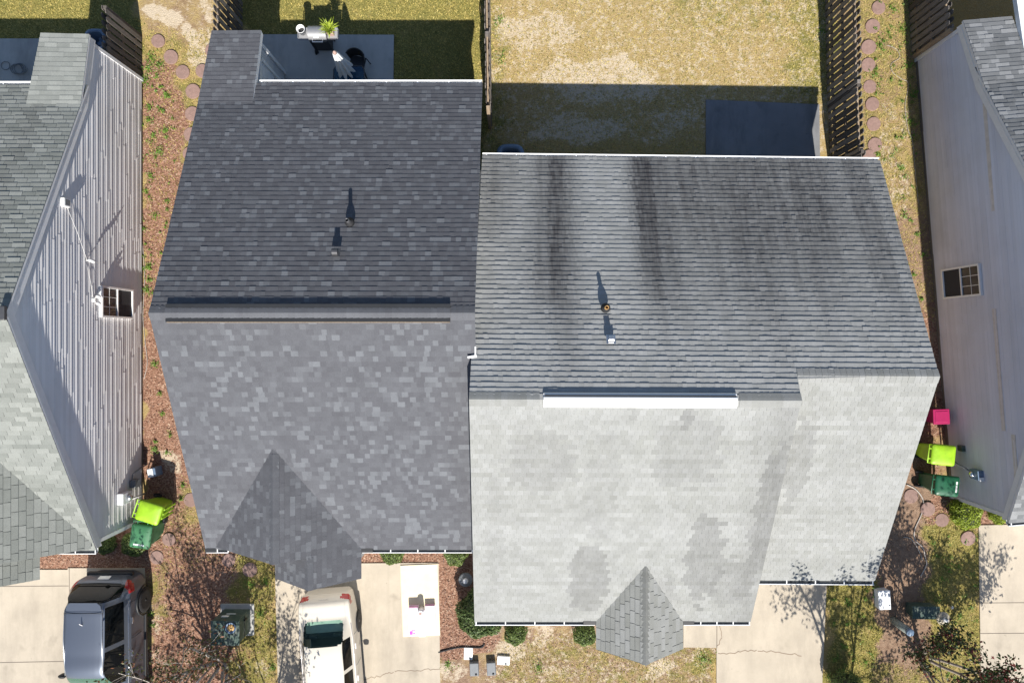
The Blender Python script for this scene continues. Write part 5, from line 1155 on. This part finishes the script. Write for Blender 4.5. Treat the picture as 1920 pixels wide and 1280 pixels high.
tree('tree just below the frame whose shade falls on the champagne sedan', (-7.2, -11.9), 4.8, .36, 4, M['leafO'], 12, 12, .055, .5)

# ------------------------------------------------------------------ ground cover detail (uncountable)
def scatter(n, x0, x1, y0, y1, wfun, rng):
    X = rng.uniform(x0, x1, n); Y = rng.uniform(y0, y1, n); ch = cover(X, Y); PX = 960 + 64 * X; PY = 640 - 64 * Y
    w = wfun(ch, X, Y); hard = np.zeros(n, bool)
    for a, b_, c, d in ((516, 985, 827, 1600), (1343, 985, 1548, 1600), (1281, 1150, 1345, 1213), (-400, 1064, 277, 1600), (1835, 984, 2400, 1600), (472, 66, 739, 240), (1323, 190, 1557, 400), (-400, 74, 78, 240)):
        hard |= (PX > a) & (PX < b_) & (PY > c - 0 if False else PY > b_ * 0 + 0) & False
    R_ = [(516, 1055, 827, 1600), (1343, 985, 1549, 1600), (1281, 1150, 1345, 1213), (-400, 1064, 277, 1600), (1835, 984, 2400, 1600), (472, 66, 739, 240), (1323, 190, 1557, 400), (-400, 74, 78, 240)]
    for a, c, b_, d in R_: hard |= (PX > a) & (PX < b_) & (PY > c) & (PY < d)
    hs = ((X > -7.5) & (X < -.9) & (Y > -4.9) & (Y < 6.2)) | ((X > -.8) & (X < 9) & (Y > -5.7) & (Y < 4.3)) | ((X < -10.9) & (Y > -5) & (Y < 6)) | ((X > 12.9) & (Y > -4.4) & (Y < 7))
    for px, py in STN:
        q = at(px, py, .04); hs |= (X - q.x) ** 2 + (Y - q.y) ** 2 < .21 ** 2
    k = (rng.random(n) < w) & ~hard & ~hs; return X[k], Y[k]
rng = np.random.default_rng(5); EX = (-15.6, 15.6, -10.6, 10.6)
X, Y = scatter(900000, *EX, lambda c, x, y: np.clip(c['g'] * 1.0, 0, 1) * (1 - c['m'] * .8) * (1 - c['s'] * .4), rng)
n = len(X); a = rng.uniform(0, 6.28, n); ln = rng.uniform(.03, .085, n); el = rng.uniform(.2, 1.2, n); d = np.stack([np.cos(a) * np.cos(el), np.sin(a) * np.cos(el), np.sin(el)], 1) * ln[:, None]
s = np.stack([-np.sin(a), np.cos(a), 0 * a], 1) * .009; B = np.stack([X, Y, 0 * X], 1)
tag(quads_np('grass', np.stack([B - s, B + s, B + d], 1), M['grass'], nv=3), kind='stuff')
X, Y = scatter(150000, *EX, lambda c, x, y: np.clip(c['m'] * 1.1 - .25, 0, 1), rng); n = len(X)
B = np.stack([X, Y, rng.uniform(.006, .025, n)], 1); nr = np.tile([0, 0, 1.], (n, 1)); tag(quads_np('mulch_chips', leaf_quads(B, .026, rng, nr, .45), M['chip']), kind='stuff')
X, Y = scatter(26000, *EX, lambda c, x, y: np.where((np.abs(y) > 0), .22 * np.clip(c['m'] + c['g'] * .35 + c['d'] * .6, 0, 1) * ((y < -4.5) * .75 + .25), 0), rng); n = len(X)
B = np.stack([X, Y, rng.uniform(.02, .04, n)], 1); nr = np.tile([0, 0, 1.], (n, 1)); tag(quads_np('leaf_litter', leaf_quads(B, .024, rng, nr, .5), M['dead']), kind='stuff')
def weeds(spots):
    out = []
    for px, py, r, k in spots:
        c = at(px, py, 0); n = int(k); rr = np.abs(rng.normal(0, r / 64 * .55, n)); a = rng.uniform(0, 6.28, n)
        out.append(np.stack([c.x + rr * np.cos(a), c.y + rr * np.sin(a), rng.uniform(.01, .07, n)], 1))
    P = np.concatenate(out); nr = np.tile([0, 0, 1.], (len(P), 1)); tag(quads_np('weeds', leaf_quads(P, .026, rng, nr, .7), M['weed']), kind='stuff')
sp = [(272, 152, 16, 160), (285, 110, 16, 110), (300, 122, 18, 90), (278, 130, 14, 80), (281, 200, 8, 60), (315, 180, 8, 50), (280, 226, 9, 70), (302, 205, 6, 30), (289, 255, 10, 60), (298, 285, 16, 140), (310, 245, 9, 60), (265, 235, 6, 40), (264, 300, 8, 50), (283, 330, 10, 60), (274, 358, 8, 50), (293, 405, 8, 50), (270, 430, 7, 40), (262, 425, 6, 40), (280, 500, 10, 90), (276, 545, 10, 90), (281, 525, 9, 60), (292, 683, 9, 70), (301, 737, 6, 30), (305, 775, 7, 40), (292, 842, 9, 80), (314, 848, 6, 40), (293, 828, 6, 40), (320, 815, 7, 40), (340, 935, 7, 50), (343, 910, 8, 50), (1675, 20, 14, 80), (1690, 55, 14, 80), (1650, 85, 14, 80), (1665, 60, 12, 60), (1640, 140, 14, 70), (1700, 125, 14, 80), (1715, 175, 10, 60), (1706, 228, 10, 70), (1645, 290, 12, 70), (1712, 255, 8, 40), (1695, 405, 7, 40), (1718, 440, 7, 40), (1730, 478, 6, 40), (1712, 515, 7, 40), (1726, 560, 7, 40), (490, 1150, 16, 120), (470, 1095, 14, 90), (500, 1090, 12, 80), (282, 1150, 8, 60), (285, 1170, 8, 50), (512, 1250, 10, 70), (1320, 1235, 20, 120), (1010, 1250, 16, 80), (840, 1245, 14, 80), (935, 40, 16, 60), (940, 110, 16, 60), (1540, 60, 18, 60)]
for k in range(60): sp.append((rng.uniform(265, 330), rng.uniform(120, 560), rng.uniform(2, 6), rng.integers(8, 26)))
for k in range(60): sp.append((rng.uniform(1640, 1722), rng.uniform(0, 420), rng.uniform(3, 8), rng.integers(8, 26)))
for k in range(40): sp.append((rng.uniform(1550, 1640), rng.uniform(1095, 1280), rng.uniform(4, 10), rng.integers(10, 30)))
for k in range(40): sp.append((rng.uniform(1745, 1832), rng.uniform(1000, 1280), rng.uniform(4, 10), rng.integers(10, 30)))
weeds(sp)
